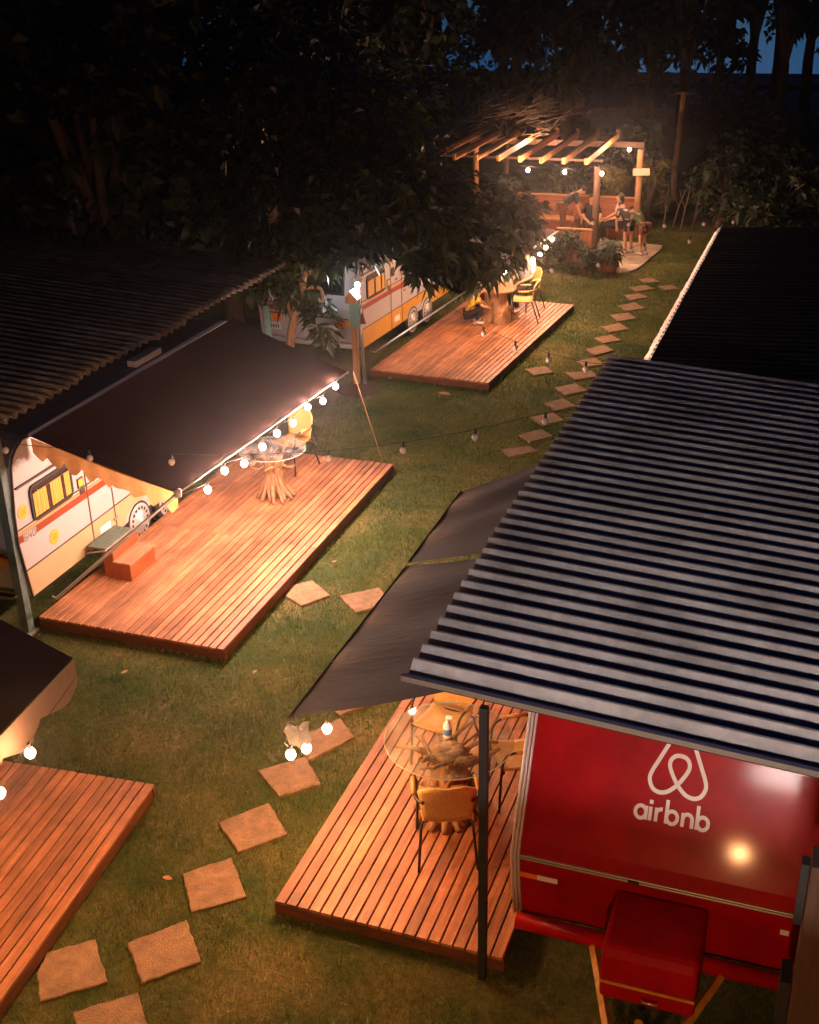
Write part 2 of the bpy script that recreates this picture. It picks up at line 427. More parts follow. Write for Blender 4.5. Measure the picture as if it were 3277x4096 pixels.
deck('long wooden deck with a wooden step box, beside the white caravan with round yellow stickers', -8.35, 10.04, 0, 2.45, 5.53, 25, [2.62])
deck('wooden deck beside the red caravan, with the glass table on it', -3.69, 6.67, R(-.4), 1.95, 4.9, 19, [2.9])
deck('wooden deck cut off by the left edge of the photo, nearest to the camera', -5.41 - 2.4 * math.cos(R(4.8)) + 4.4 * math.sin(R(4.8)), 7.7 - 2.4 * math.sin(R(4.8)) - 4.4 * math.cos(R(4.8)), R(4.8), 2.4, 4.4, 24, [1.72])
deck('farthest wooden deck, beside the mustard and white caravan', -7.88, 19.69, R(-3.8), 2.335, 5.45, 24, [2.7])

STONE_POLYS = []
def stone(poly, label, group):
    STONE_POLYS.append(poly)
    cx = sum(p[0] for p in poly) / len(poly); cy = sum(p[1] for p in poly) / len(poly)
    # rough-cut edge: each side broken into short uneven bits
    pts = []
    for (x0, y0), (x1, y1) in zip(poly, poly[1:] + poly[:1]):
        L = math.hypot(x1 - x0, y1 - y0); nx, ny = -(y1 - y0) / L, (x1 - x0) / L
        k = 7
        for i in range(k):
            t = i / k; j = 0 if i == 0 else random.uniform(-.007, .007)
            pts.append((x0 + (x1 - x0) * t + nx * j - cx, y0 + (y1 - y0) * t + ny * j - cy))
    mb = MB(); n = len(pts)
    mb.add([(x, y, -.03) for x, y in pts] + [(x, y, .004) for x, y in pts] + [(x * .965, y * .965, .010) for x, y in pts],
           [(i, (i + 1) % n, n + (i + 1) % n, n + i) for i in range(n)] + [(n + i, n + (i + 1) % n, 2 * n + (i + 1) % n, 2 * n + i) for i in range(n)] + [tuple(range(2 * n, 3 * n))])
    o = mb.build('stepping_stone', 'stone', loc=(cx, cy, 0))
    return tag(o, label, 'stepping stone', group)
GS = 'stepping stones in the lawn'
near_labels = ['stepping stone cut off by the bottom edge of the photo', 'stepping stone touching the edge of the deck nearest to the camera',
    'stepping stone just right of the one touching the near left deck', 'stepping stone in the near chain beside the yellow fallen leaf',
    'stepping stone in the near chain, level with the near end of the red caravan deck', 'stepping stone below the three lit bulbs on the droopy string',
    'stepping stone washed out by the glow of the three lit bulbs', 'stepping stone half under the lower edge of the grey awning',
    'small visible corner of stepping stone between grey awning and red caravan deck']
for p, l in zip(STONES_NEAR, near_labels): stone(p, l, GS)
stone(STONES_MID[0], 'stepping stone touching the right side of the long main deck', GS)
stone(STONES_MID[1], 'stepping stone between the main deck and the grey awning', GS)
for i, p in enumerate(STONES_FAR): stone(p, ordinal(i) + ' stepping stone of the far chain, counting away from the grey awning', GS)
stone(STONES_SIDE[0], 'stepping stone off the far chain towards the near corner of the far deck', GS)
stone(STONES_SIDE[1], 'lone dim stepping stone right of the far end of the far chain', GS)

# paved floor under the pergola, in strips
pav = thing('paving', None, None); pav['kind'] = 'structure'
strips = [[(-7.6, 31.3), (-4.27, 31.13), (-4.30, 31.6), (-7.6, 32.2)], [(-7.6, 30.3), (-4.36, 30.3), (-4.275, 31.09), (-7.6, 31.26)],
          [(-5.4, 29.5), (-4.44, 29.45), (-4.365, 30.26), (-5.4, 30.26)], [(-5.05, 28.68), (-4.85, 28.56), (-4.65, 28.66), (-4.53, 28.9), (-4.445, 29.41), (-5.25, 29.46)]]
for s in strips:
    MB().prism(s, 'z', -.02, .03).build('paving_slab', 'paving', pav, bevel=.008)

# ------------------------------------------------------------------ grass blades
def in_poly(X, Y, poly):
    inside = np.zeros(len(X), bool); n = len(poly)
    for i in range(n):
        x0, y0 = poly[i]; x1, y1 = poly[(i + 1) % n]
        c = ((y0 > Y) != (y1 > Y)) & (X < (x1 - x0) * (Y - y0) / (y1 - y0 + 1e-12) + x0)
        inside ^= c
    return inside
def grass():
    zones = [((-8.2, 1.5, 4.2, 8.2), 4200, .042, .0045), ((-8.8, -1.5, 8.2, 12.5), 2800, .045, .006), ((-8, -1.5, 12.5, 19), 1500, .05, .009), ((-8.2, -1.2, 19, 33), 800, .055, .014)]
    VV = []; nb = 0
    for (x0, x1, y0, y1), d, h, w in zones:
        n = int((x1 - x0) * (y1 - y0) * d)
        X = RNG.uniform(x0, x1, n); Y = RNG.uniform(y0, y1, n)
        ok = ~in_deck(X, Y, .0)
        for p in STONE_POLYS:
            cx = sum(q[0] for q in p) / len(p); cy = sum(q[1] for q in p) / len(p)
            near = (abs(X - cx) < .6) & (abs(Y - cy) < .6)
            ok &= ~(near & in_poly(X, Y, [(cx + (a - cx) * .93, cy + (b - cy) * .93) for a, b in p]))
        for p in strips: ok &= ~in_poly(X, Y, p)
        X, Y = X[ok], Y[ok]; n = len(X)
        patch = .75 + .35 * np.sin(X * 2.1 + 1.3 * np.sin(Y * 1.7)) * np.sin(Y * 1.9 + X)
        rim = in_deck(X, Y, .07)
        H = h * RNG.uniform(.45, 1.25, n) * patch * np.where(rim, 1.9, 1.0); a = RNG.uniform(0, 2 * np.pi, n); ln = RNG.uniform(.2, .9, n) * H
        b = RNG.uniform(0, 2 * np.pi, n); ww = w * RNG.uniform(.6, 1.2, n) / 2
        base = np.stack([X, Y, np.full(n, -.02)], 1)
        side = np.stack([np.cos(a) * ww, np.sin(a) * ww, np.zeros(n)], 1)
        tip = base + np.stack([np.cos(b) * ln, np.sin(b) * ln, H + .02], 1)
        VV.append(np.stack([base - side, base + side, tip], 1).reshape(-1, 3)); nb += n
    V = np.concatenate(VV); F = np.arange(len(V)).reshape(-1, 3)
    o = arr_mesh('grass', V, F, 'grass')
    tag(o, 'short trodden lawn grass between the decks and caravans', None, None, 'stuff')
    o['category'] = 'grass'
grass()

# ------------------------------------------------------------------ ribbons for writing and marks
def ribbon(mb, pts, w, fn, h=.002, closed=False):
    """flat stroke of width w along 2D points; fn maps (u, v, height) to 3D"""
    P = [Vector(p) for p in pts]; n = len(P); L = []; Rr = []
    for i in range(n):
        a = P[(i - 1) % n] if (closed or i) else P[i]; b = P[(i + 1) % n] if (closed or i < n - 1) else P[i]
        t = (b - a); t = t.normalized() if t.length else Vector((1, 0)); nn = Vector((-t.y, t.x)) * w / 2
        L.append(P[i] + nn); Rr.append(P[i] - nn)
    vs = [fn(p.x, p.y, h) for p in L] + [fn(p.x, p.y, h) for p in Rr]
    m = n if closed else n - 1
    mb.add(vs, [(i, (i + 1) % n, n + (i + 1) % n, n + i) for i in range(m)])
def arc(cx, cy, r, a0, a1, n=14, ry=None):
    ry = ry or r
    return [(cx + r * math.cos(R(a0 + (a1 - a0) * i / n)), cy + ry * math.sin(R(a0 + (a1 - a0) * i / n))) for i in range(n + 1)]
def spline(pts, k=8):
    out = []; n = len(pts)
    for i in range(n - 1):
        p0 = pts[max(i - 1, 0)]; p1 = pts[i]; p2 = pts[i + 1]; p3 = pts[min(i + 2, n - 1)]
        for j in range(k):
            t = j / k
            out.append(tuple(.5 * ((2 * b) + (-a + c) * t + (2 * a - 5 * b + 4 * c - d) * t * t + (-a + 3 * b - 3 * c + d) * t ** 3) for a, b, c, d in zip(p0, p1, p2, p3)))
    out.append(pts[-1]); return out

# ------------------------------------------------------------------ white caravans
def caravan(label, loc, yaw, low, L=5.6, near=False):
    """local: side wall in plane x=0 (towards +x), rear wall at y=0 (towards -y)"""
    root = thing('caravan', label, 'caravan', loc, yaw)
    prof = [(.02, .42), (-.07, 1.15), (-.05, 1.5), (.03, 2.05), (.07, 2.15), (.15, 2.23), (.26, 2.285), (.4, 2.31),
            (L - .5, 2.31), (L - .3, 2.26), (L - .16, 2.1), (L - .02, 1.4), (L, .9), (L - .1, .42)]
    body = MB().prism(prof, 'x', -2.15, 0).build('body', 'whitepaint', root, bevel=.012)
    MB().prism([(y, z + .004) for y, z in prof[3:11]] + [(L - .2, 2.0), (.1, 2.0)], 'x', -2.12, -.03).build('roof_skin', 'greyroof', root)
    # dark rim along the rear edge of the side wall
    for xx in (.006, -2.155): MB().tube([(xx, y, z) for y, z in prof[:8]], .014, 6).build('edge_trim', 'darkline', root)
    S0 = lambda y, z, h=.004: (h, y, z)
    # coloured lower panel and bands (slightly proud)
    MB().prism([(-.025, .77), (.018, .424), (2.04, .424), (2.1, .52), (2.24, .6), (3.26, .6), (3.4, .5), (3.44, .424), (L - .12, .424), (L - .02, .77)], 'x', .001, .004).build('lower_panel', low, root)
    MB().prism([(-.068, 1.145), (-.078, 1.235), (L - .06, 1.19), (L - .04, 1.1)], 'x', .001, .0045).build('stripe', 'brownstripe', root)
    MB().prism([(-.078, 1.25), (-.078, 1.275), (L - .07, 1.225), (L - .07, 1.205)], 'x', .001, .0045).build('stripe', 'orangestripe', root)
    for z0, zl in ((.775, .0), (1.3, -.03)):
        MB().prism([(-.05, z0), (-.05, z0 + .012), (L - .06, z0 + zl + .012), (L - .06, z0 + zl)], 'x', .001, .012).build('moulding', 'darkline', root)
    MB().prism([(.03, 1.79), (.03, 1.81), (L - .3, 1.79), (L - .3, 1.77)], 'x', .001, .03).build('gutter', 'darkline', root)
    # windows with yellow curtains
    def window(y0, y1, z0, z1, curtain=True):
        def rr(a, b, c, d, r):
            return arc(b - r, c + r, r, -90, 0, 4) + arc(b - r, d - r, r, 0, 90, 4) + arc(a + r, d - r, r, 90, 180, 4) + arc(a + r, c + r, r, 180, 270, 4)
        w = MB().prism(rr(y0, y1, z0, z1, .09), 'x', .001, .022).build('window', 'blackrubber', root)
        MB().prism(rr(y0 + .035, y1 - .035, z0 + .035, z1 - .035, .07), 'x', .0225, .026).build('pane', 'winglass', w)
        if curtain:
            for a, b in ((.05, .36), (.46, .72), (.8, .93)):
                yy0 = y0 + (y1 - y0) * a; yy1 = y0 + (y1 - y0) * b
                mb = MB(); n = 10
                vs = [(.0275 + .002 * math.sin(i * 2.1), yy0 + (yy1 - yy0) * i / n, z) for z in (z0 + .06, z1 - .1) for i in range(n + 1)]
                mb.add(vs, [(i, i + 1, n + 2 + i, n + 1 + i) for i in range(n)]); mb.build('curtain', 'curtain', w)
            MB().tube([(.034, y0 + .06, z1 - .085), (.034, y1 - .06, z1 - .085)], .006, 6).build('curtain_rail', 'chrome', w)
    window(.25, 1.06, 1.28, 1.73)
    window(2.35, 3.5, 1.32, 1.78); window(3.9, 4.9, 1.32, 1.78)
    # door with seams and hinges
    dr = MB().box(.001, .0035, 1.34, 1.83, .44, 1.12).build('door', 'whitepaint', root)
    MB().box(.004, .0065, 1.345, 1.825, .445, .762).build('lower_panel', low, dr)
    for y in (1.325, 1.84): MB().box(.001, .012, y, y + .016, .43, 2.1).build('door_seam', 'seal', dr)
    for z in (.6, 1.06, 1.6): MB().box(.006, .022, 1.80, 1.89, z, z + .03).build('hinge', 'alu', dr)
    MB().box(.0066, .009, 1.48, 1.72, .52, .64).build('notice', 'clothwhite', dr)
    MB().box(.004, .02, 1.38, 1.5, 1.46, 1.62).build('door_window', 'blackrubber', dr)
    for y, z, w, h, m in ((1.22, 1.38, .12, .13, 'darkline'), (1.24, 1.26, .1, .07, 'darkline'), (1.6, 1.36, .1, .03, 'darkline'), (1.98, 1.05, .1, .03, 'seal')):
        b = MB().box(.001, .014, y - w / 2, y + w / 2, z - h / 2, z + h / 2).build('side_marker', m, root, bevel=.004)
        if h > .1: MB().box(.0145, .018, y - w / 2 + .015, y + w / 2 - .015, z - h / 2 + .02, z + h / 2 - .02).build('lens', 'sticker', b)
    # wheels
    for yc in (2.38, 3.14):
        MB().lathe([(.34, -.25), (.34, -.012)], 20, (0, yc, .36), axis='x').build('wheel_arch', 'blackrubber', root)
        w = MB().lathe([(.2, -.2), (.31, -.2), (.325, -.18), (.325, -.07), (.31, -.04), (.25, -.03), (.2, -.05)], 28, (.035, yc, .325), axis='x').build('wheel', 'blackrubber', root, smooth=False)
        rim = MB().lathe([(.245, -.06), (.248, -.028), (.225, -.02), (.15, -.03), (.145, -.018), (.06, -.014), (.055, .008), (.0, .012)], 28, (.035, yc, .325), axis='x').build('rim', 'whitepaint', w, smooth=True)
        mb = MB()
        for i in range(16):
            a = 2 * math.pi * i / 16
            c0, s0 = math.cos(a), math.sin(a)
            p = [(.0165, yc + c0 * r - s0 * t, .325 + s0 * r + c0 * t) for r, t in ((.165, -.017), (.205, -.021), (.205, .021), (.165, .017))]
            mb.add(p, [(0, 1, 2, 3)])
        mb.build('rim_slots', 'blackrubber', w)
    # underside, rear wall details
    MB().box(-2.0, -.15, .3, L - .3, .3, .42).build('chassis', 'blackrubber', root)
    zr = lambda z: .02 - .09 * (z - .42) / .73 if z < 1.15 else (-.07 + .02 * (z - 1.15) / .35 if z < 1.5 else -.05 + .08 * (z - 1.5) / .55)
    def rear(x0, x1, z0, z1, m, d=.008, name='rear_panel', par=root):
        mb = MB(); mb.add([(x, zr(z) - dd, z) for dd in (-.002, d) for x, z in ((x0, z0), (x1, z0), (x1, z1), (x0, z1))], [(3, 2, 1, 0), (4, 5, 6, 7), (0, 1, 5, 4), (1, 2, 6, 5), (2, 3, 7, 6), (3, 0, 4, 7)])
        return mb.build(name, m, par)
    rw = rear(-1.85, -.3, 1.42, 1.95, 'blackrubber', .015, 'rear_window'); rear(-1.8, -.35, 1.46, 1.9, 'winglass', .019, 'pane', rw)
    rear(-2.1, -.55, 1.02, 1.2, 'brownstripe', .006, 'rear_stripe')
    rear(-1.9, -.25, .96, .985, 'darkline', .012, 'rear_trim')
    tl = rear(-.5, -.06, .82, .95, 'refl_red', .035, 'tail_light'); rear(-.3, -.08, .835, .935, 'sticker', .04, 'amber_lens', tl)
    tl = rear(-2.09, -1.65, .82, .95, 'refl_red', .035, 'tail_light'); rear(-2.07, -1.85, .835, .935, 'sticker', .04, 'amber_lens', tl)
    pl = rear(-2.0, -1.72, .63, .77, 'clothwhite', .012, 'number_plate')
    for k in range(5): rear(-1.975 + k * .05, -1.945 + k * .05, .66, .73, 'darkline', .014, 'digit', pl)
    mb = MB(); mb.tube([(-2.1, -.06, .5), (-2.0, -.12, .48), (-1, -.14, .48), (-.15, -.12, .48), (-.05, -.06, .5)], .05, 8)
    mb.build('bumper', 'chrome' if near else 'whitepaint', root, smooth=True)
    # small roof box by the awning rail
    MB().box(-.2, -.06, 2.85, 3.5, 2.315, 2.40).build('roof_vent', 'whitepaint', root, bevel=.01)
    MB().tube([(.01, .38, 2.285), (.01, L - .4, 2.285)], .012, 6).build('awning_rail', 'alu', root)
    if near:
        for (y, z, r, tail) in ((.1, 1.49, .085, False), (.58, .95, .09, True)):
            p = arc(y, z, r, 0, 360, 20)[:-1]
            if tail: p = arc(y, z, r, -60, 240, 18) + [(y, z - r * 1.25)]
            st = MB().prism(p, 'x', .001, .006).build('round_sticker', 'sticker', root)
            mb = MB(); fn = lambda u, v, h: (h, u, v)
            for q in (-.03, .0, .03): ribbon(mb, [(y - .05, z + q - .005), (y - .02, z + q + .008), (y + .015, z + q - .004), (y + .05, z + q + .008)], .007, fn, .0075)
            mb.build('scribble', 'brownstripe', st)
        mb = MB(); fn = lambda u, v, h: (h, u, v)
        y0, z0, w, h = .055, 1.135, .05, .075
        six = [(y0 + w, z0 + h), (y0, z0 + h), (y0, z0), (y0 + w, z0), (y0 + w, z0 + h * .52), (y0, z0 + h * .52)]
        y1 = y0 + .075
        four = [(y1, z0 + h), (y1, z0 + h * .4), (y1 + w, z0 + h * .4)]
        y2 = y1 + .075
        zero = [(y2, z0), (y2 + w, z0), (y2 + w, z0 + h), (y2, z0 + h), (y2, z0)]
        plate = MB().prism([(y0 - .02, z0 - .012), (y0 + .21, z0 - .018), (y0 + .225, z0 + h + .012), (y0 - .015, z0 + h + .018)], 'x', .001, .006).build('number_panel', 'whitepaint', root)
        for q in (six, four, [(y1 + w * .8, z0), (y1 + w * .8, z0 + h)], zero): ribbon(mb, q, .011, fn, .0075)
        mb.build('lettering', 'darkline', plate)
    return root
caravan('white and cream caravan with round yellow stickers and the number 640', (-8.36, 10.0, 0), 0, 'cream', near=True)
caravan('white and mustard caravan seen from its rear, partly behind the leafy tree', (-8.14, 20.0, 0), R(-4), 'mustard', L=5.7)

# ------------------------------------------------------------------ cloth sheets
def sheet(name, a, b, c, d, m, nu=24, nv=16, sag=.06, fold=0.0, parent=None, foldn=6, edge=0.0):
    """a,b inner edge; d,c outer edge"""
    a, b, c, d = map(Vector, (a, b, c, d)); V = []; 
    for j in range(nv + 1):
        v = j / nv
        for i in range(nu + 1):
            u = i / nu
            p = (a.lerp(b, u)).lerp(d.lerp(c, u), v)
            p.z -= sag * math.sin(math.pi * v) * (.6 + .4 * math.sin(math.pi * u))
            p.z += fold * math.sin(foldn * math.pi * u + 2.2 * v) * (.3 + .7 * math.sin(math.pi * v)) * (.6 + .4 * math.sin(3 * u + 5))
            p.z -= edge * v * math.sin(math.pi * u)
            V.append(p)
    F = [(j * (nu + 1) + i, j * (nu + 1) + i + 1, (j + 1) * (nu + 1) + i + 1, (j + 1) * (nu + 1) + i) for j in range(nv) for i in range(nu)]
    return arr_mesh(name, [tuple(p) for p in V], F, m, parent, smooth=True)
def valance(a, b, drop, m, n, parent, name='valance'):
    a, b = Vector(a), Vector(b); mb = MB(); k = n * 6; V = []
    for i in range(k + 1):
        t = i / k; p = a.lerp(b, t); ph = (i % 6) / 6
        dd = drop * (.72 + .28 * math.sin(math.pi * ph)) * (1 + .1 * math.sin(i * .9))
        off = .012 * math.sin(i * .8)
        V += [p, Vector((p.x, p.y + off, p.z - dd * .5)), Vector((p.x, p.y + off * 2, p.z - dd))]
    F = []
    for i in range(k):
        for j in range(2): q = i * 3 + j; F.append((q, q + 3, q + 4, q + 1))
    mb.add(V, F); return mb.build(name, m, parent, smooth=True)
# main awning
aw = thing('caravan_awning', 'dark brown awning sloping from the white and cream caravan over the main deck', 'awning', (0, 0, 0))
AN, AF = (-6.47, 10.37, 1.85), (-6.33, 14.98, 1.76)
sheet('canopy', (-8.34, 10.42, 2.29), (-8.34, 15.45, 2.27), AF, AN, 'awning', parent=aw, sag=.05, fold=.006)
valance((-8.33, 10.415, 2.275), (AN[0], AN[1] - .004, AN[2]), .25, 'valance', 9, aw)
MB().tube([AN, AF], .014, 8).build('roller_tube', 'alu', aw, smooth=True)
MB().tube([(-8.3, 10.28, .30), (-8.25, 10.3, .27), AN], .02, 8).build('support_arm', 'alu', aw, smooth=True)
MB().tube([(-8.3, 15.2, .35), AF], .02, 8).build('support_arm', 'alu', aw, smooth=True)
MB().lathe([(.0, -.05), (.04, -.04), (.045, .04), (.0, .05)], 12, AN).build('end_cap', 'whitepaint', aw, smooth=True)
# far awning
af = thing('caravan_awning', 'grey brown awning of the mustard and white caravan, half hidden by the tree', 'awning')
FN, FF = (-6.09, 19.58, 1.70), (-5.6, 25.0, 1.7)
sheet('canopy', (-8.06, 20.35, 2.29), (-7.75, 25.3, 2.27), FF, FN, 'awning', parent=af, sag=.05, fold=.006)
MB().tube([FN, FF], .018, 8).build('roller_tube', 'alu', af, smooth=True)
MB().tube([(-8.1, 20.25, .3), (-8.0, 20.28, .28), FN], .02, 8).build('support_arm', 'alu', af, smooth=True)
MB().tube([(-7.7, 25.0, .35), FF], .02, 8).build('support_arm', 'alu', af, smooth=True)
# near left awning, its caravan is out of the picture
an = thing('caravan_awning', 'near-black awning with a pale brown valance at the lower left edge of the photo', 'awning')
q0, q1 = (-5.62, 7.10, 1.86), (-5.40, 4.3, 1.86)
sheet('canopy', (-7.6, 7.5, 2.25), (-7.3, 4.4, 2.25), q1, q0, 'awning', parent=an, sag=.04, fold=.004)
valance((q0[0] + .004, q0[1], q0[2] - .01), (q1[0] + .004, q1[1], q1[2] - .01), .30, 'valancegrey', 5, an)
# grey awnings at the right, two lengths of cloth with a slit between
for lab, (i0, i1, o1, o0) in (('lower grey awning sheet beside the corrugated carport roof', ((-1.95, 7.0, 2.42), (-1.95, 9.28, 2.45), (-3.60, 9.79, 1.70), (-3.63, 7.08, 1.70))),
                              ('upper grey awning sheet with creases, above the slit of light', ((-1.95, 9.36, 2.46), (-1.95, 12.2, 2.44), (-3.58, 11.52, 1.75), (-3.60, 9.83, 1.71)))):
    t = thing('awning_sheet', lab, 'awning', group='grey awning sheets along the carport')
    sheet('canopy', i0, i1, o1, o0, 'awninggrey', parent=t, sag=.05, fold=.016, foldn=5, nu=40, nv=24)
    MB().tube([o0, o1], .012, 6).build('hem_tube', 'blacksteel', t)
pl = sheet('plastic_sheet', (-3.66, 7.02, 1.70), (-3.46, 7.06, 1.72), (-3.40, 7.0, 1.55), (-3.6, 6.96, 1.5), 'plastic', nu=7, nv=6, sag=-.03, fold=.02, foldn=2)
for v_ in pl.data.vertices: v_.co.x += random.uniform(-.025, .025); v_.co.y += random.uniform(-.03, .03); v_.co.z += random.uniform(-.03, .02)
tag(pl, 'crumpled pale plastic hanging from the tip of the lower grey awning', 'plastic sheet')

# ------------------------------------------------------------------ roofs
def rib_sheet(root, x0, x1, y0, nr, zfun, pitch=.2, h=.058):
    """sheet with trapezoid ribs running along x"""
    prof = []
    for i in range(nr):
        y = y0 + i * pitch
        prof += [(y, 0), (y + .062, 0), (y + .147, h), (y + .168, h), (y + .19, 0)]
    prof.append((y0 + nr * pitch - .004, 0)); prof.append((y0 + nr * pitch + .06, .003)); prof.append((y0 + nr * pitch + .144, h + .004)); prof.append((y0 + nr * pitch + .165, h + .004))
    nx = 6; mb = MB(); V = []; k = len(prof)
    for s in (0, -.004):
        for i in range(nx + 1):
            x = x0 + (x1 - x0) * i / nx
            V += [(x, y, zfun(x, y) + z + s) for y, z in prof]
    F = []
    for i in range(nx):
        for j in range(k - 1):
            q = i * k + j; F.append((q, q + k, q + k + 1, q + 1))
            q += (nx + 1) * k; F.append((q, q + 1, q + k + 1, q + k))
    for j in range(k - 1):
        q = j; F.append((q, q + 1, q + 1 + (nx + 1) * k, q + (nx + 1) * k))
    mb.add(V, F); return mb.build('roof_sheet', 'metalroof', root)
cp = thing('carport', 'carport with grey ribbed metal roof over the red caravan, on black posts', 'carport', (0, 0, 0))
zf = lambda x, y: 2.62 - (x + 2.46) * .06 - (y - 6.5) * .002
for k in range(7):
    rib_sheet(cp, -2.46 + random.uniform(-.012, .012), 3.2, 6.56 + k * 1.0 + .03, 5 if k < 6 else 6, lambda x, y, k=k: zf(x, y) + .0012 * k)
MB().prism([(-2.47, zf(-2.47, 0) - .02), (3.2, zf(3.2, 0) - .02), (3.2, zf(3.2, 0) + .022), (-2.47, zf(-2.47, 0) + .022)], 'y', 6.535, 6.575).build('edge_trim', 'alu', cp)
for y in (6.64, 9.2, 11.6, 13.6):
    MB().prism([(-2.3, zf(-2.3, y) - .09), (3.1, zf(3.1, y) - .09), (3.1, zf(3.1, y) - .03), (-2.3, zf(-2.3, y) - .03)], 'y', y, y + .05).build('beam', 'poleblack', cp)
for x, y in ((-1.885, 6.58), (-2.05, 13.5), (3.0, 6.6), (3.0, 13.5)):
    MB().box(x - .03, x + .03, y - .03, y + .03, -.02, zf(x, y) - .095).build('post', 'poleblack', cp, bevel=.004)
bp_ = thing('wooden_post', 'brown wooden post at the lower right edge of the photo, with black fittings', 'post', (.40, 5.78, 0))
MB().box(-.1, .1, -.1, .1, -.02, 2.45).build('shaft', 'brownpost', bp_, bevel=.01)
MB().box(-.15, -.105, -.03, .05, 1.95, 2.4).build('bracket', 'blackrubber', bp_)
MB().box(-.17, -.105, .0, .2, 1.0, 1.45).build('bracket', 'blackrubber', bp_)
# second, dark roof beyond
dk = thing('dark_roof', 'black roof beyond the carport with a crumpled bright metal edge', 'roof', (0, 0, 0))
for k in range(9):
    mb = MB(); V = []; n = 30; y0 = 14.35 + k * 1.0
    for i in range(3):
        x = -2.12 + 3.3 * i
        for q in range(n + 1):
            y = y0 + 1.02 * q / n; V.append((x, y, 2.3 + (x + 2.12) * .05 + .02 * math.sin(2 * math.pi * y / .2) + .003 * (k % 2)))
    mb.add(V, [(i * (n + 1) + q, i * (n + 1) + q + 1, (i + 1) * (n + 1) + q + 1, (i + 1) * (n + 1) + q) for i in range(2) for q in range(n)])
    mb.build('roof_sheet', 'darkroof', dk, smooth=True)
mb = MB(); V = []; n = 110
for i in range(n + 1):
    y = 14.35 + 9.0 * i / n; w = .17 * (1 - .3 * i / n); j = lambda s: random.uniform(-s, s) * .55
    V += [(-2.09 + j(.006), y, 2.325 + j(.006)), (-2.14 + j(.01), y, 2.29 + j(.012)), (-2.13 - w * .55 + j(.014), y, 2.29 - w * .6 + j(.014)), (-2.13 - w * .8 + j(.012), y, 2.29 - w + j(.014))]
mb.add(V, [(4 * i + k, 4 * i + 4 + k, 4 * i + 5 + k, 4 * i + 1 + k) for i in range(n) for k in range(3)]); mb.build('metal_edge', 'foil', dk)
for x, y in ((-2.0, 14.6), (-2.0, 23.1), (4.2, 14.6), (4.2, 23.1)): MB().box(x - .04, x + .04, y - .04, y + .04, 0, 2.26).build('post', 'poleblack', dk)
# old corrugated roof at the left
lr = thing('corrugated_roof', 'old dark wavy fibre cement roof behind the white and cream caravan', 'roof', (0, 0, 0))
for k in range(10):
    mb = MB(); V = []; n = 40; y0 = 9.3 + k * .885; ex = -8.70 + random.uniform(-.05, .05); nx = 4
    for i in range(nx + 1):
        x = ex + (-14.5 - ex) * i / nx
        for j in range(n + 1):
            y = y0 + .93 * j / n
            V.append((x, y, 2.40 + (ex - x) * .06 + .034 * math.sin(2 * math.pi * (y - 9.3) / .177) + .004 * (k % 2) + random.uniform(-.002, .002)))
    F = [(i * (n + 1) + j, i * (n + 1) + j + 1, (i + 1) * (n + 1) + j + 1, (i + 1) * (n + 1) + j) for i in range(nx) for j in range(n)]
    mb.add(V, F); o = mb.build('roof_sheet', 'fibreroof', lr, smooth=True)
    so_ = o.modifiers.new('thick', 'SOLIDIFY'); so_.thickness = .012
for x, y in ((-10.8, 9.5), (-10.8, 18.0), (-14.2, 9.5), (-14.2, 18.0)): MB().box(x - .06, x + .06, y - .06, y + .06, 0, 2.45).build('post', 'brownpost', lr)
MB().box(-10.85, -10.75, 9.4, 18.1, 2.36, 2.46).build('beam', 'brownpost', lr)
# post at the caravan corner
ps = thing('steel_post', 'grey teal square post in front of the rear corner of the white and cream caravan', 'post', (-8.43, 9.92, 0))
MB().box(-.055, .055, -.055, .055, -.02, 2.55).build('shaft', 'tealpost' if 'tealpost' in M else 'c_grey', ps, bevel=.006)
MB().box(-.09, .09, -.09, .09, -.02, .02).build('foot_plate', 'c_grey', ps)
op = MB().box(-.06, .06, -.05, .05, -.02, 1.2).build('wooden_stake', 'orangestripe', loc=(-8.98, 10.0, 0), bevel=.006)
tag(op, 'short orange stake at the left edge, left of the grey teal post', 'stake')

# ------------------------------------------------------------------ red caravan
rc = thing('red_caravan', 'glossy red caravan with a pale looped emblem and white lettering on its front', 'caravan', (0, 0, 0))
X0, X1 = -1.7, .42
PA, PB = Vector((0, 6.76, 1.11)), Vector((0, 7.23, 2.06))     # seam and top of the front panel
prof = [(6.90, .42), (6.80, .8), (6.76, 1.11), (6.80, 1.22), (7.23, 2.06), (7.33, 2.2), (7.5, 2.29), (7.8, 2.33), (11.6, 2.33), (11.9, 2.2), (12.1, 1.4), (12.0, .42)]
MB().prism(prof, 'x', X0, X1).build('body', 'redpaint', rc, bevel=.03)
TN = Vector((0, .47, .95)).normalized(); NN = Vector((0, -.896, .443))
mb = MB()
for dx in (-.012, .014, .04): mb.tube([(X0 + dx - .002, y - .012, z) for y, z in prof[:8]], .011, 6)
mb.build('edge_trim', 'whitepaint', rc, smooth=True)
mb = MB(); mb.tube([(X1 - .01, y - .012, z) for y, z in prof[:8]], .012, 6); mb.build('edge_trim', 'alu', rc, smooth=True)
mb = MB(); mb.box(X0 + .03, X1 - .03, 6.742, 6.765, 1.085, 1.10); mb.box(X0 + .03, X1 - .03, 6.742, 6.765, 1.108, 1.122); mb.build('front_moulding', 'alu', rc, bevel=.003)
MB().box(-.85, -.77, 6.735, 6.745, 1.09, 1.115).build('latch', 'blackrubber', rc)
fz = lambda z: 6.76 + .04 * (1.11 - z) / .31
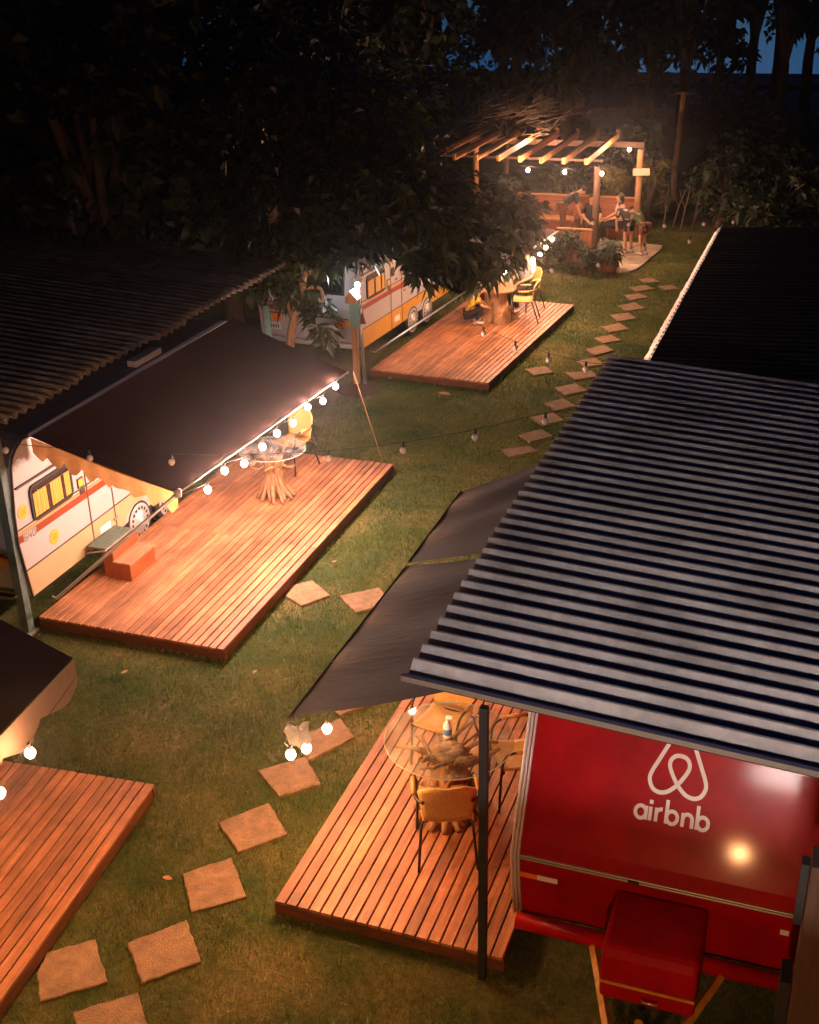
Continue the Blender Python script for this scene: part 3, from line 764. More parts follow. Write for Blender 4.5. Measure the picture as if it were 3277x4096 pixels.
def fr(x0, x1, z0, z1, m, d=.006, name='reflector'):
    mb = MB(); mb.add([(x, fz(z) - dd, z) for dd in (-.002, d) for x, z in ((x0, z0), (x1, z0), (x1, z1), (x0, z1))], [(3, 2, 1, 0), (4, 5, 6, 7), (0, 1, 5, 4), (1, 2, 6, 5), (2, 3, 7, 6), (3, 0, 4, 7)])
    return mb.build(name, m, rc)
fr(-1.67, -1.525, .885, .935, 'refl_red'); fr(-1.523, -1.37, .885, .935, 'refl_white')
fr(.22, .28, .885, .935, 'refl_white')
# emblem and lettering on the sloping front panel
z_to_v = lambda z: (z - 1.22) / .89 + .117
def fp(u, z, h):
    t = (z - 1.22) / (2.06 - 1.22)
    p = Vector((u, 6.80 + (7.23 - 6.80) * t, z)); n = Vector((0, -(2.06 - 1.22), .43)).normalized()
    return p + n * h
mb = MB(); c = -.595; wl = .027
right = [(c, 1.765), (c + .06, 1.715), (c + .12, 1.70), (c + .17, 1.72), (c + .197, 1.775), (c + .185, 1.83), (c + .15, 1.90), (c + .095, 2.01), (c + .055, 2.085), (c + .03, 2.115), (c, 2.13)]
loop = [(c, 1.765), (c + .045, 1.83), (c + .068, 1.88), (c + .062, 1.92), (c + .035, 1.945), (c, 1.952)]
for sgn in (1, -1):
    f = lambda u, v, h, s=sgn: fp(c + s * (u - c), v, h)
    ribbon(mb, spline(right), wl, f, .003); ribbon(mb, spline(loop), wl, f, .0035)
mb.build('emblem', 'logo', rc)
bl = 1.512; xh = .088; sw = .0245; asc = .15; rr_ = .048; ry = xh / 2
def lt(name, strokes):
    mb = MB()
    for i, st in enumerate(strokes): ribbon(mb, st, sw, fp, .003 + .0004 * i, closed=False)
    mb.build('letter', 'logo', rc)['glyph'] = name
def ring(cx): return arc(cx, bl + ry, .038, 0, 360, 24, ry - .004)
x = -.865
lt('a', [ring(x + .04), [(x + .078, bl), (x + .078, bl + xh)]]); x += .108
lt('i', [[(x, bl), (x, bl + xh)]]); mb = MB(); ribbon(mb, [(x - .013, bl + xh + .03), (x + .013, bl + xh + .03)], .026, fp, .003); mb.build('letter_dot', 'logo', rc); x += .042
lt('r', [[(x, bl), (x, bl + xh)], arc(x + .038, bl + xh - .04, .038, 165, 85, 8, .036)]); x += .072
lt('b', [[(x, bl), (x, bl + asc)], ring(x + .040)]); x += .115
lt('n', [[(x, bl), (x, bl + xh)], arc(x + .033, bl + xh - .038, .033, 180, 0, 12, .034) + [(x + .066, bl)]]); x += .1
lt('b', [[(x, bl), (x, bl + asc)], ring(x + .040)])
# lower tube, gas box, drawbar
MB().tube([(X0 + .02, 6.8, .43), (X1 - .05, 6.8, .43)], .065, 12).build('front_tube', 'redpaint', rc, smooth=True)
gb = MB().prism([(6.78, .42), (6.20, .5), (6.19, .70), (6.21, .88), (6.27, .955), (6.78, .985)], 'x', -.93, -.27).build('gas_box', 'redpaint', rc, bevel=.035)
MB().prism([(6.186, .665), (6.175, .667), (6.175, .685), (6.186, .687)], 'x', -.925, -.275).build('stripe', 'yellowpaint', gb)
MB().tube([(-.62, 6.175, .60), (-.62, 6.15, .60), (-.52, 6.15, .60), (-.52, 6.175, .60)], .008, 6).build('handle', 'alu', gb, smooth=True)
for xs, xe in ((-1.07, -.66), (-.14, -.56)):
    MB().tube([(xs, 6.75, .40), (xe, 5.55, .40)], .035, 4).build('drawbar', 'yellowpaint', rc)
MB().box(-.68, -.54, 5.2, 5.75, .36, .45).build('coupling', 'poleblack', rc, bevel=.01)
jw = MB().tube([(-.61, 5.95, .0), (-.61, 5.95, .62)], .03, 10).build('jockey_wheel', 'yellowpaint', rc)
MB().lathe([(.0, -.03), (.1, -.03), (.1, .03), (.0, .03)], 16, (-.61, 5.95, .1), axis='x').build('tyre', 'blackrubber', jw)
for yc in (9.4, 10.15):
    for xx in (X0 - .02, X1 - .2): MB().lathe([(.2, 0), (.31, .0), (.32, .03), (.32, .17), (.31, .2), (.2, .2)], 24, (xx, yc, .32), axis='x').build('wheel', 'blackrubber', rc)
MB().box(X0 - .004, X0 - .001, 7.9, 8.9, 1.25, 1.8).build('side_window', 'winglass', rc)

# ------------------------------------------------------------------ chairs, tables, small things
def make_chair(label, loc, rz):
    """faces +y"""
    t = thing('armchair', label, 'chair', loc, rz, 'yellow woven chairs with black legs')
    V = []; nu, nv = 10, 8
    for s in (0, -.02):
        for j in range(nv + 1):
            for i in range(nu + 1):
                u = i / nu * 2 - 1; v = j / nv
                V.append((u * (.225 - .02 * (1 - v)), -.2 + .43 * v, .44 + .025 * u * u - .02 * math.sin(math.pi * v) + (.012 if v > .9 else 0) + s))
    k = (nu + 1) * (nv + 1)
    F = [(j * (nu + 1) + i, j * (nu + 1) + i + 1, (j + 1) * (nu + 1) + i + 1, (j + 1) * (nu + 1) + i) for j in range(nv) for i in range(nu)]
    F += [tuple(q + k for q in reversed(f)) for f in F]
    e = [i for i in range(nu + 1)] + [(j * (nu + 1) + nu) for j in range(1, nv + 1)] + [nv * (nu + 1) + i for i in range(nu - 1, -1, -1)] + [j * (nu + 1) for j in range(nv - 1, 0, -1)]
    F += [(e[i], e[i - 1], e[i - 1] + k, e[i] + k) for i in range(len(e))]
    MB().add(V, F).build('seat', 'wicker', t, smooth=True)
    V = []
    for s in (0, -.02):
        for j in range(nv + 1):
            for i in range(nu + 1):
                u = i / nu * 2 - 1; v = j / nv
                top = .40 - .07 * max(0, abs(u) - .55) ** 1.2 * 3
                w = .20 + .045 * v
                V.append((u * w, -.20 - .11 * v + .075 * u * u * (.3 + v) + s, .45 + top * v))
    MB().add(V, F).build('backrest', 'wicker', t, smooth=True)
    r = .0125
    for sx in (-1, 1):
        MB().tube(spline([(sx * .235, .24, 0), (sx * .228, .22, .42), (sx * .245, .19, .60), (sx * .262, .10, .655), (sx * .268, -.08, .66), (sx * .25, -.22, .68), (sx * .2, -.29, .7)], 4), r, 8).build('leg', 'blacksteel', t, smooth=True)
        MB().tube([(sx * .25, -.32, 0), (sx * .215, -.19, .40), (sx * .19, -.17, .425), (0, -.165, .43)], r, 8).build('leg', 'blacksteel', t, smooth=True)
        MB().tube([(sx * .268, .1, .663), (sx * .272, -.12, .668)], .02, 8).build('armrest', 'wicker', t, smooth=True)
    MB().tube([(-.23, .2, .42), (.23, .2, .42)], r * .9, 8).build('crossbar', 'blacksteel', t)
    return t
DZ = .153
CH = make_chair('yellow woven chair with its back to the camera, in front of the glass table', (-2.555, 7.74, DZ), R(22))
def chair(label, x, y, rz):
    c = copytree(CH); c.location = (x, y, DZ); c.rotation_euler = (0, 0, R(rz)); c['label'] = label; return c
chair('yellow woven chair behind the glass table, under the carport edge', -2.95, 8.93, 172)
chair('yellow woven chair between the glass table and the red caravan', -2.13, 8.62, 118)
chair('yellow woven chair turned sideways on the far deck, right of the stump table', -5.95, 23.55, 100)
chair('yellow woven chair on the far deck with the grey-shirted person', -6.12, 24.4, 150)
chair('yellow woven chair behind the root table on the main deck', -7.3, 15.0, 165)

def root_table(label, loc, top_r, seed, big=1.0, glass=True):
    rnd = random.Random(seed)
    t = thing('root_table', label, 'table', loc)
    mb = MB()
    for i in range(17):
        a = 2 * math.pi * i / 17 + rnd.uniform(-.2, .2); r0 = rnd.uniform(.05, .12) * big; r1 = rnd.uniform(.22, .36) * big
        p = [(math.cos(a) * r0 * .8, math.sin(a) * r0 * .8, .62), (math.cos(a + .2) * r0, math.sin(a + .2) * r0, .4), (math.cos(a + rnd.uniform(-.2, .4)) * (r0 + .06), math.sin(a + .3) * (r0 + .06), .2), (math.cos(a + .3) * r1, math.sin(a + .3) * r1, .015)]
        mb.tube(spline(p, 4), [rnd.uniform(.045, .075) * big * (1 - .5 * q / 12) for q in range(13)], 7, jitter=.12)
    for i in range(22):
        a = 2 * math.pi * i / 22 + rnd.uniform(-.3, .3); r1 = rnd.uniform(.2, .46) * big; z1 = rnd.uniform(.5, .715); tw = rnd.uniform(-.9, .9); rr0 = rnd.uniform(.018, .042) * big
        p = [(math.cos(a) * .05, math.sin(a) * .05, .35), (math.cos(a + tw) * .13, math.sin(a + tw) * .13, .5), (math.cos(a + tw * .4) * r1 * .6, math.sin(a + tw * .4) * r1 * .6, z1 - rnd.uniform(.0, .1)), (math.cos(a) * r1, math.sin(a) * r1, z1)]
        mb.tube(spline(p, 4), [rr0 * (1 - .6 * q / 12) for q in range(13)], 6, jitter=.2)
    mb.lathe([(.1 * big, .02), (.13 * big, .3), (.11 * big, .55), (.06 * big, .6)], 12)
    mb.build('root_base', 'driftwood', t, smooth=True)
    if glass: MB().lathe([(0, .735), (top_r - .004, .735), (top_r, .739), (top_r, .745), (top_r - .004, .749), (0, .749)], 56).build('glass_top', 'glass', t)
    if glass: MB().lathe([(top_r - .001, .7355), (top_r + .003, .738), (top_r + .003, .746), (top_r - .001, .7485)], 56, cap=False).build('glass_rim', 'glassrim', t)
    return t
root_table('round glass table on a gnarled root base, on the red caravan deck', (-2.68, 8.24, DZ), .57, 3, 1.1)
root_table('glass table on a splayed root base, on the main deck under the lit bulbs', (-7.10, 13.95, DZ), .47, 5, .82)
# stump table on the far deck
t = thing('stump_table', 'flared tree stump table on the far deck, left of the yellow chair', 'table', (-6.55, 23.5, DZ))
mb = MB(); V = []; nn = 28; lv = [(0, .40), (.05, .36), (.15, .29), (.3, .245), (.45, .23), (.58, .24), (.62, .25)]
for z, r in lv:
    for j in range(nn):
        a = 2 * math.pi * j / nn; f = 1 + (.22 * math.sin(5 * a + .6) + .1 * math.sin(9 * a)) * (1 - z / .7) ** 1.6
        V.append((r * f * math.cos(a), r * f * math.sin(a), z))
F = [(i * nn + j, i * nn + (j + 1) % nn, (i + 1) * nn + (j + 1) % nn, (i + 1) * nn + j) for i in range(len(lv) - 1) for j in range(nn)] + [tuple((len(lv) - 1) * nn + j for j in range(nn))]
mb.add(V, F).build('stump', 'driftwood', t, smooth=False)
MB().lathe([(0, .625), (.43, .625), (.44, .64), (.44, .66), (.43, .675), (0, .675)], 36).build('table_top', 'driftwood', t)
# bottle
b = thing('spray_bottle', 'small white and blue bottle standing on the round glass table', 'bottle', (-2.70, 8.26, DZ + .75))
MB().lathe([(0, 0), (.036, 0), (.038, .01), (.038, .12), (.03, .145), (.014, .16), (.014, .175), (0, .175)], 18).build('bottle_body', 'bottlewhite', b, smooth=True)
MB().lathe([(.0385, .035), (.0387, .036), (.0387, .095), (.0385, .096)], 18).build('bottle_label', 'bottleblue', b, smooth=True)
mb = MB(); mb.lathe([(0, .176), (.016, .176), (.016, .2), (0, .2)], 12); mb.box(-.012, .045, -.01, .01, .2, .22); mb.build('pump_head', 'bottlewhite', b)
# step box and folding step at the caravan door
sb = thing('step_box', 'low red brown wooden step box on the main deck below the caravan door', 'step', (-7.86, 11.42, DZ))
MB().box(-.12, .12, -.29, .29, 0, .215).build('box', 'stepwood', sb, bevel=.004)
for i in range(2): MB().box(-.128 + .13 * i, -.002 + .13 * i, -.298, .298, .216, .24).build('tread_board', 'steptop', sb, bevel=.003)
MB().box(-.27, -.122, -.27, .31, 0, .40).build('riser_box', 'stepwood', sb, bevel=.004)
fs = thing('door_step', 'grey green matted step plate under the caravan door, behind the step box', 'step', (-8.18, 11.4, .56))
MB().box(-.12, .14, -.3, .32, -.01, .015).build('tread', 'greenmat', fs, bevel=.004)
mb = MB(); mb.tube([(-.15, -.28, -.1), (.135, -.31, -.012), (.135, .33, -.012), (-.15, .3, -.1)], .012, 6); mb.build('frame', 'alu', fs)
# lamp post with bird house
lp = thing('lamp_post', 'wooden post with teal box, little house and bright white lamp, beside the far deck', 'lamp post', (-7.95, 19.2, 0))
MB().box(-.05, .05, -.05, .05, -.02, 1.62).build('post', 'postwood', lp, bevel=.006)
MB().tube([(.15, .02, -.02), (.08, .03, 2.0)], .03, 10).build('metal_pole', 'alu', lp, smooth=True)
MB().box(-.045, .145, -.10, -.052, 1.12, 1.55).build('teal_board', 'tealpaint', lp)
bh = MB().prism([(-.1, 1.55), (.1, 1.55), (.1, 1.66), (0, 1.76), (-.1, 1.66)], 'y', -.15, .03).build('bird_house', 'postwood', lp)
MB().prism([(-.14, 1.635), (0, 1.78), (.14, 1.635), (.12, 1.625), (0, 1.755), (-.12, 1.625)], 'y', -.17, .05).build('roof', 'signwood', bh)
MB().prism([(.13, 1.18), (.25, 1.18), (.19, 1.42)], 'y', -.09, -.05).build('red_pennant', 'redpaint_matte', lp)
MB().tube(spline([(.1, -.08, 1.9), (.2, -.12, 1.62), (.16, -.12, 1.4), (.22, -.1, 1.25)], 5), .006, 6).build('wire', 'cable', lp)
lh = MB().lathe([(.03, .0), (.09, -.02), (.11, -.06), (.03, .06)], 14, (.1, -.02, 2.0)).build('lamp_shade', 'whitepaint', lp)
MB().lathe([(0, -.055), (.035, -.04), (.05, 0), (.035, .04), (0, .055)], 14, (.11, -.06, 1.87)).build('lit_bulb', 'bulb_cool', lp, smooth=True); filament('bulb_cool', lp, (.11, -.06, 1.87))
mu = MB().lathe([(0, .03), (.2, .03), (.36, .012), (.40, -.02)], 30, (-7.83, 19.0, 0)).build('mulch_ring', 'mulch'); tag(mu, 'round patch of dark mulch at the foot of the lamp post', 'mulch bed')

# ------------------------------------------------------------------ string lights
def bulb_string(label, pts, bulbs, lit, r=.041, drop=.07, thin=.0035):
    root = thing('string_light', label, 'string lights')
    MB().tube(spline(pts, 6), thin, 5).build('cable', 'cable', root)
    for p, m in bulbs:
        x, y, z = p
        bo = MB().lathe([(0, -r * 1.15), (r * .5, -r), (r * .9, -r * .45), (r, 0), (r * .85, r * .55), (r * .45, r), (0, r * 1.05)], 14).build('bulb', m, root, smooth=True, loc=(x, y, z))
        MB().lathe([(.011, r * .9), (.014, r), (.015, r + .045), (.006, r + .06)], 10).build('socket', 'blackrubber', bo)
        if m in LAMPS: filament(m, bo)
    return root
litM = [(-6.36, 10.83, 1.71), (-6.38, 11.29, 1.75), (-6.34, 11.70, 1.68), (-6.35, 12.22, 1.69), (-6.35, 12.64, 1.71), (-6.35, 13.12, 1.67), (-6.36, 13.62, 1.71), (-6.33, 14.05, 1.65), (-6.35, 14.55, 1.69)]
lerpM = lambda y: (AN[0] + (AF[0] - AN[0]) * (y - AN[1]) / (AF[1] - AN[1]) + .03, y, AN[2] + (AF[2] - AN[2]) * (y - AN[1]) / (AF[1] - AN[1]) - .01)
cp_ = [lerpM(10.4)]
for p in litM: cp_ += [(p[0], p[1], p[2] + .085)]
cp_.append(lerpM(14.95))
bulb_string('row of nine lit bulbs along the outer edge of the big dark brown awning', cp_, [(p, 'bulb_lit') for p in litM], True)
s1 = [(-7.86, 9.40, 2.58), (-7.02, 9.65, 2.49), (-6.20, 9.89, 2.45), (-5.39, 10.13, 2.45), (-4.64, 10.35, 2.49), (-3.90, 10.57, 2.58), (-3.20, 10.78, 2.72), (-2.53, 10.98, 2.89)]
up = lambda q, d=.085: [(x, y, z + d) for x, y, z in q]
bulb_string('unlit bulb string hanging across the lawn in front of the big awning', up([(-8.7, 9.15, 2.72)] + s1 + [(-2.3, 11.05, 2.9)]), [(p, 'bulb_unlit') for p in s1], False, r=.036)
s2 = [(-4.33, 14.97, 2.49), (-3.75, 14.44, 2.50), (-3.19, 13.92, 2.55), (-2.62, 13.40, 2.65)]
bulb_string('unlit bulb string crossing the far deck corner towards the carport', up([(-6.0, 16.5, 2.75), (-5.1, 15.68, 2.58)] + s2 + [(-2.35, 13.2, 2.72)]), [(p, 'bulb_unlit') for p in s2], False, r=.036)
s3 = [(-4.33, 18.93, 2.4), (-3.67, 19.46, 2.4), (-3.08, 20.4, 2.5), (-2.46, 21.55, 2.4)]
bulb_string('unlit bulb string over the far lawn beside the dark roof', up([(-5.0, 18.4, 2.45)] + s3 + [(-2.1, 22.2, 2.5)]), [(p, 'bulb_unlit') for p in s3], False, r=.036)
s4 = [(-4.4, 22.6, 2.42), (-3.74, 22.71, 2.4), (-3.08, 22.76, 2.4), (-2.4, 23.08, 2.4), (-1.88, 23.28, 2.42)]
bulb_string('unlit bulb string in front of the dark shrubs at the far right', up([(-5.6, 22.4, 2.6)] + s4 + [(-1.3, 23.4, 2.6)]), [(p, 'bulb_unlit') for p in s4], False, r=.036)
sR = [(-3.52, 7.53, 1.31), (-3.58, 7.24, 1.30), (-3.66, 7.11, 1.31)]
sR2 = [(-3.5, 8.0, 1.58), (-3.48, 8.7, 1.58), (-3.48, 9.5, 1.58), (-3.47, 10.4, 1.6), (-3.47, 11.2, 1.62)]
bulb_string('string of warm bulbs drooping from the tip of the lower grey awning', up([(-3.62, 7.08, 1.62), (-3.68, 7.06, 1.4)] + sR[::-1] + sR2), [(p, 'bulb_dim') for p in sR] + [(p, 'bulb_dim') for p in sR2], True)
sL = [(-5.34, 6.06, 1.69), (-5.26, 5.58, 1.69), (-5.2, 5.05, 1.69)]
bulb_string('lit bulbs below the near-black awning at the lower left edge', up([(-5.5, 7.0, 1.72)] + sL + [(-5.15, 4.4, 1.75)]), [(p, 'bulb_dim') for p in sL], True)
sF = [(-6.01, 20.84, 1.56), (-5.92, 21.9, 1.56), (-5.65, 23.02, 1.55), (-5.62, 23.47, 1.55), (-5.65, 24.11, 1.55), (-5.7, 24.88, 1.55)]
bulb_string('lit bulbs along the edge of the far caravan awning', up([FN] + sF + [FF], .08), [(p, 'bulb_far') for p in sF], True)
sP = [(-7.23, 28.75, 2.3), (-6.32, 28.7, 2.3), (-5.42, 28.65, 2.3)]
bulb_string('three lit bulbs along the near edge of the pergola', up([(-9.2, 29.2, 2.42), (-8.2, 28.9, 2.36)] + sP + [(-5.69, 29.35, 2.42)]), [(p, 'bulb_pergola') for p in sP], True, r=.045)
sQ = [(-7.66, 31.95, 2.42), (-5.30, 31.6, 2.42)]
bulb_string('two lit bulbs under the rafters at the back of the pergola', up([(-9.2, 32.2, 2.5)] + sQ + [(-5.2, 32.5, 2.5)]), [(p, 'bulb_pergola') for p in sQ], True, r=.045)
# guy rope
o = MB().tube([(-6.28, 15.05, 1.75), (-6.21, 15.91, .0)], .005, 6).build('guy_rope', 'guyrope'); tag(o, 'taut orange rope from the far awning corner down to the lawn', 'rope')
# house lamps behind the viewpoint: their reflections show on the red caravan, and they light the carport roof and the near lawn
hl = thing('wall_lamp', 'warm lamp with an added shade on the house wall below the viewpoint, mirrored in the red caravan', 'lamp', (-.20, .45, 3.08))
MB().lathe([(0, -.1), (.06, -.085), (.1, -.03), (.1, .03), (.06, .085), (0, .1)], 20).build('globe', 'bulb_house', hl, smooth=True); filament('bulb_house', hl, r=.08)
MB().lathe([(.03, .2), (.06, .19), (.21, -.01), (.215, -.015), (.2, -.01), (.055, .17), (.03, .18)], 24, cap=False).build('lamp_shade', 'blacksteel', hl, smooth=True)  # added shade, blocks upward light so the trees stay dark
MB().tube([(0, -.76, .32), (0, -.3, .36), (0, 0, .32), (0, 0, .1)], .015, 8).build('bracket', 'blacksteel', hl)
tl_ = thing('tube_lamp', 'tube lamp with an added cover on the house wall above the unseen canopy, lighting the carport roof', 'lamp', (.3, .05, 4.25))
MB().tube([(-.45, 0, 0), (.45, 0, 0)], .02, 10).build('tube', 'tube_light', tl_, smooth=True)
MB().box(-.5, .5, -.1, .17, .05, .065).build('cutoff_hood', 'blacksteel', tl_)  # cover and lip added to cut the tube's light off the trees
MB().box(-.5, .5, .155, .17, -.014, .049).build('cutoff_lip', 'blacksteel', tl_)
MB().box(-.5, .5, -.37, -.101, .0, .064).build('batten', 'blacksteel', tl_)
hw = thing('house', 'plain plastered house wall with an added unseen canopy, below and behind the viewpoint', 'house', (0, 0, 0))
MB().box(-6, 6, -.75, -.32, 0, 5.9).build('wall', 'wallpaint', hw)
MB().box(-6, 6, -.318, .92, 3.82, 3.91).build('shade_canopy', 'darkroof', hw)  # added out of view, shaped to keep tube light off the near lawn

# ------------------------------------------------------------------ pergola
pg = thing('pergola', 'wooden pergola with open rafters and lit bulbs at the far end of the lawn', 'pergola', (0, 0, 0))
def bar(a, b, w, h, m, name, par):
    a, b = Vector(a), Vector(b); t = (b - a).normalized(); s = t.cross(Vector((0, 0, 1)))
    s = s.normalized() * w / 2 if s.length > .01 else Vector((w / 2, 0, 0)); u = s.cross(t).normalized() * h / 2
    mb = MB(); mb.add([a - s - u, a + s - u, a + s + u, a - s + u, b - s - u, b + s - u, b + s + u, b - s + u], [(0, 1, 2, 3), (7, 6, 5, 4), (0, 4, 5, 1), (1, 5, 6, 2), (2, 6, 7, 3), (3, 7, 4, 0)])
    return mb.build(name, m, par, bevel=.004)
for i in range(8):
    x = -9.72 + i * .545
    bar((x + .06, 28.85 + random.uniform(-.05, .05), 2.53), (x, 33.2, 2.53), .075, .15, 'pergolawood', 'rafter', pg)
    MB().box(x - .04, x + .04, 33.21, 33.29, 2.46, 2.68).build('end_block', 'pergolawood', pg)
bar((-9.9, 29.7, 2.425), (-5.6, 29.7, 2.425), .06, .06, 'brownpost', 'beam', pg)
bar((-9.9, 32.75, 2.37), (-5.1, 32.75, 2.37), .09, .15, 'brownpost', 'beam', pg)
for x, y, h in ((-5.68, 29.47, 2.33), (-5.17, 32.62, 2.28), (-9.7, 29.42, 2.29), (-9.7, 32.68, 2.29)):
    MB().tube([(x, y, -.02), (x, y, h)], .085, 12).build('post', 'brownpost' if y < 30 else 'postwood', pg, smooth=False)
sg = MB().box(-.22, .22, -.02, .02, -.09, .09).build('wooden_sign', 'signwood', loc=(-5.1, 32.5, 1.72), rot=(0, R(-3), 0)); tag(sg, 'small blank wooden board on the right rear pergola post', 'sign')
wl_ = thing('bench_wall', 'reddish board wall with built-in bench behind the people in the pergola', 'bench', (0, 32.75, 0))
for k in range(7):
    MB().box(-9.6, -5.25, -.02 + .002 * (k % 2), .02 + .002 * (k % 2), .32 + k * .093, .32 + k * .093 + .086).build('board', 'wallboard', wl_)
MB().box(-9.65, -5.2, -.06, .06, .975, 1.01).build('cap', 'pergolawood', wl_, bevel=.004)
for k in range(4): MB().box(-9.6, -5.3, -.62 + k * .14, -.49 + k * .14, .42, .455).build('seat_slat', 'pergolawood', wl_)
MB().box(-9.6, -5.3, -.58, -.1, 0, .41).build('bench_base', 'wallboard', wl_)
bx_ = thing('low_wall', 'low brown board wall with pale top rail in front of the pergola', 'wall', (0, 29.45, 0))
for k in range(9): MB().box(-6.6 + k * .1, -6.505 + k * .1, -.03, .03, 0, .78).build('board', 'wallboard', bx_)
MB().box(-6.63, -5.72, -.05, .05, .785, .82).build('top_rail', 'pergolawood', bx_, bevel=.004)

# ------------------------------------------------------------------ leaves, trees, shrubs
def rosettes(C, A, k, length, width, droop=.35, spread=(.55, 1.3)):
    """k leaves round each centre C with axis A -> vertices, quads"""
    n = len(C); N = n * k
    A = A / np.linalg.norm(A, axis=1, keepdims=True)
    ref = np.where(np.abs(A[:, 2:3]) > .9, np.array([[1., 0, 0]]), np.array([[0, 0, 1.]]))
    U = np.cross(A, ref); U /= np.linalg.norm(U, axis=1, keepdims=True); Wv = np.cross(A, U)
    ang = (np.tile(np.arange(k), n) * 2.399 + np.repeat(RNG.uniform(0, 6.28, n), k) + RNG.uniform(-.3, .3, N))
    th = RNG.uniform(spread[0], spread[1], N)
    Ar, Ur, Wr, Cr = (np.repeat(q, k, 0) for q in (A, U, Wv, C))
    rad = Ur * np.cos(ang)[:, None] + Wr * np.sin(ang)[:, None]
    d = Ar * np.cos(th)[:, None] + rad * np.sin(th)[:, None]
    L = length * RNG.uniform(.6, 1.2, N)[:, None]
    side = np.cross(d, Ar); side /= np.linalg.norm(side, axis=1, keepdims=True) + 1e-9
    nrm = np.cross(side, d)
    w = width * RNG.uniform(.7, 1.2, N)[:, None] / 2
    dz = np.zeros((N, 3)); dz[:, 2] = 1
    p0 = Cr + d * L * .06
    pm = Cr + d * L * .58 - dz * L * droop * .22
    p2 = Cr + d * L - dz * L * droop
    l = pm + side * w + nrm * w * .25; r_ = pm - side * w + nrm * w * .25
    V = np.stack([p0, l, p2, r_], 1).reshape(-1, 3)
    return V, np.arange(4 * N).reshape(-1, 4)
def ell_points(n, c, r, shell=.55):
    d = RNG.normal(size=(n, 3)); d /= np.linalg.norm(d, axis=1, keepdims=True)
    q = (shell + (1 - shell) * RNG.uniform(0, 1, n))[:, None]
    lump = 1 + .18 * np.sin(d[:, 0:1] * 5 + c[0]) * np.sin(d[:, 1:2] * 4 + c[1]) + .12 * np.sin(d[:, 2:3] * 7)
    return np.array(c) + d * q * np.array(r) * lump, d
def tree(name, label, cat, base, trunk_pts, tr, limbs, blobs, dens, k, ll, lw, leafm, barkm, group=None, droop=.35, shell=.5, kindname='crown'):
    root = thing(name, label, cat, base, 0, group)
    mb = MB(); tp = spline(trunk_pts, 4)
    mb.tube(tp, [tr * (1 - .55 * i / (len(tp) - 1)) for i in range(len(tp))], 10, jitter=.06)
    for l in limbs:
        lp_ = spline(l, 4); mb.tube(lp_, [tr * .5 * (1 - .75 * i / (len(lp_) - 1)) for i in range(len(lp_))], 7, jitter=.08)
    mb.build('trunk', barkm, root, smooth=True)
    VV = []; FF = []; o = 0
    for c, r in blobs:
        vol = r[0] * r[1] * r[2]; n = max(20, int(dens * vol ** .67 * 6))
        P, d = ell_points(n, c, r, shell)
        A = d * .8 + np.array([0, 0, .55]) + RNG.normal(size=d.shape) * .35
        V, F = rosettes(P, A, k, ll, lw, droop); VV.append(V); FF.append(F + o); o += len(V)
    arr_mesh(kindname, np.concatenate(VV), np.concatenate(FF), leafm, root)
    return root
# the leafy tree in front of the far caravan (world blobs relative to base)
tb = (-9.1, 18.5, 0)
rel = lambda c: (c[0] - tb[0], c[1] - tb[1], c[2])
blobs = [((-8.9, 18.9, 3.3), (1.3, 1.2, 1.2)), ((-7.7, 19.7, 3.4), (1.5, 1.3, 1.15)), ((-6.75, 20.2, 2.9), (1.15, 1.1, .95)), ((-5.75, 20.6, 2.75), (.72, .8, .75)), ((-9.5, 18.6, 2.2), (.5, .5, .6)),
         ((-8.9, 18.7, 2.05), (.5, .45, .55)), ((-8.28, 18.55, 1.35), (.26, .26, .4)), ((-6.75, 19.6, 2.15), (.4, .4, .35)), ((-6.1, 20.2, 2.05), (.5, .4, .4)), ((-8.05, 20.6, 4.5), (1.25, 1.3, 1.0)), ((-9.3, 20, 4.6), (1.6, 1.4, 1.0)), ((-8.2, 19.0, 2.55), (.8, .5, .4)), ((-5.3, 20.5, 2.9), (.4, .5, .4)), ((-5.75, 20.2, 2.35), (.6, .5, .5)), ((-6.3, 19.9, 2.45), (.6, .5, .5)), ((-5.5, 20.4, 2.6), (.5, .5, .5))]
tree('leafy_tree', 'dark broad-leaved tree with long drooping leaves in front of the far caravan', 'tree', tb,
     [(0.1, 0, -.05), (.12, 0, .5), (.3, .02, 1.4), (.5, .2, 2.2)], .11,
     [[(.3, 0, 1.3), (-.1, .2, 2.2), (-.3, .5, 3.0)], [(.5, .2, 2.1), (1.4, .9, 2.9), (2.0, 1.4, 3.4)], [(.5, .2, 2.1), (.4, .5, 2.8), (.5, .8, 3.8)], [(1.4, .9, 2.9), (2.6, 1.6, 3.1), (3.3, 2.0, 2.9)], [(.4, .1, 1.9), (.8, .1, 1.9), (.82, .05, 1.5)]],
     [(rel(c), r) for c, r in blobs], 34, 9, .28, .08, 'leaf', 'barkwarm', droop=.4)
tt = MB().tube([(0, 0, -.02), (.02, 0, .7), (.03, .0, 1.55)], [.085, .08, .07], 12).build('painted_trunk', 'tealpaint', loc=(-9.38, 18.55, 0), smooth=True)
tag(tt, 'pale teal painted stake left of the leafy tree trunk', 'stake')
